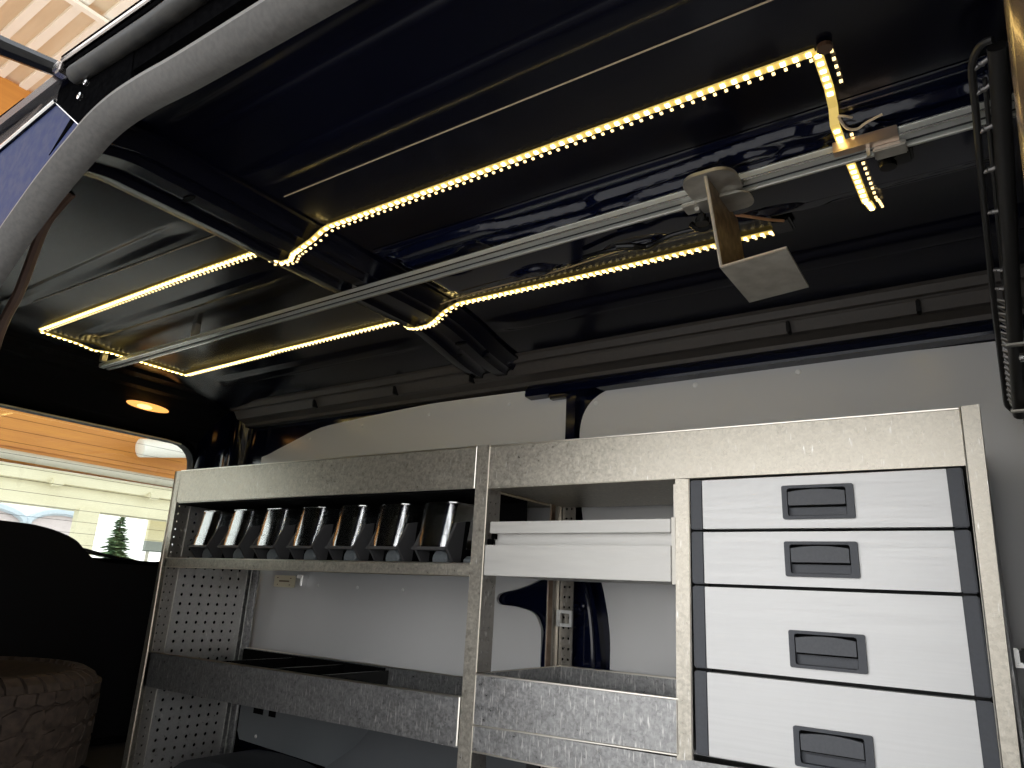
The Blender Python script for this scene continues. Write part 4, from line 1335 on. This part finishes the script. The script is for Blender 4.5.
wl_ = thing('tube_lamp', 'white rounded lamp hanging before the orange boards seen through the rear window', 'lamp', (-8.6, 4.8, 2.2))
b = B(); tube(b, smooth_path([(-8.6, 4.34, 2.17), (-8.6, 4.42, 2.185), (-8.6, 4.8, 2.25), (-8.6, 5.6, 2.40)], 4), [0.075, 0.10] + [0.115] * 10 + [0.12], 14)
obj('lamp_body', b, WHITELAMP, wl_, smooth=True)
b = B(); tube(b, [(-8.6, 5.1, 2.35), (-8.985, 5.1, 2.6)], 0.02, 8)
obj('lamp_arm', b, GUTTER, wl_)
# sign board on the right of the pillar
sg = thing('notice_board', 'yellow and grey notice board standing beyond the conifer seen through the rear window', 'sign', (-9.6, 5.3, 0.9))
b = B(); bx(b, -9.66, -9.60, 5.20, 5.52, 1.14, 1.47)
obj('upper_panel', b, SIGNM, sg)
b = B(); bx(b, -9.66, -9.60, 5.20, 5.52, 1.00, 1.14)
obj('lower_panel', b, SIGNG, sg)
b = B(); bx(b, -9.64, -9.62, 5.24, 5.28, -0.5, 1.0); bx(b, -9.64, -9.62, 5.46, 5.50, -0.5, 1.0)
obj('post', b, GUTTER, sg)


# conifer
def conifer(x, y, z0, h, r, label, seed):
    rnd = random.Random(seed)
    tr = thing('conifer', label, 'tree', (x, y, z0))
    bm = B(); tube(bm, [(x, y, z0), (x, y, z0 + h * 0.9)], [0.05 * h / 2, 0.01], 8)
    obj('trunk', bm, BARK, tr)
    bm = B()
    for i in range(900):
        t = rnd.random() ** 0.8
        zz = z0 + h * (0.12 + 0.88 * t)
        L = r * (1 - t) * rnd.uniform(0.7, 1.1) + 0.03
        a = rnd.random() * 2 * PI
        d = Vector((math.cos(a), math.sin(a), -0.25))
        s = Vector((-math.sin(a), math.cos(a), 0))
        p = Vector((x, y, zz))
        w = max(L * 0.3, 0.03)
        q0, q1, q2, q3 = p, p + d * L * 0.6 + s * w, p + d * L + Vector((0, 0, 0.05 * L)), p + d * L * 0.6 - s * w
        vs = [bm.verts.new(q) for q in (q0, q1, q2, q3)]
        bm.faces.new(vs)
    obj('foliage', bm, LEAF, tr)


conifer(-14, 7.02, -0.5, 2.45, 0.85, 'green conifer beyond the cream pillar seen through the rear window', 3)
bm = B()
rnd = random.Random(9)
for i in range(160):
    c = Vector((-13 + rnd.uniform(-0.3, 0.3), 8.15 + rnd.uniform(-0.3, 0.3), 0.2 + rnd.uniform(-0.3, 0.42)))
    bm_box(bm, c, (0.12, 0.12, 0.05), 0, Matrix.Rotation(rnd.random() * 3, 3, 'X'))
bx(bm, -13.05, -12.95, 8.1, 8.2, -0.5, 0.2)
o = obj('low_bush', bm, LEAF); tag(o, 'low pale green bush right of the conifer beyond the rear window', 'bush')
# building with two low arches far behind
bd = thing('arched_building', 'pinkish building with two low arched roofs seen far off through the rear window', 'building', (-30, 8, -0.5))
for (y0, y1) in ((8.4, 11.5), (11.6, 13.9)):
    b = B()
    ym = (y0 + y1) / 2
    arch = [(y0, -0.5), (y1, -0.5), (y1, 2.30)] + [(ym + (y1 - y0) / 2 * math.cos(a), 2.30 + 0.55 * math.sin(a)) for a in [PI * k / 12 for k in range(1, 12)]] + [(y0, 2.30)]
    prism(b, arch, 'X', -32, -30)
    wb = obj('arched_wall', b, PINKWALL, bd)
    b = B()
    tube(b, [(-29.9, ym + (y1 - y0) / 2 * math.cos(a), 2.33 + 0.55 * math.sin(a)) for a in [PI * k / 12 for k in range(0, 13)]], 0.14, 6)
    obj('roof_edge', b, ROOFG, wb)
    b = B(); bx(b, -29.98, -29.9, y0 + 0.7, y1 - 0.9, 1.3, 1.9)
    obj('shop_window', b, BLUEGL, wb)
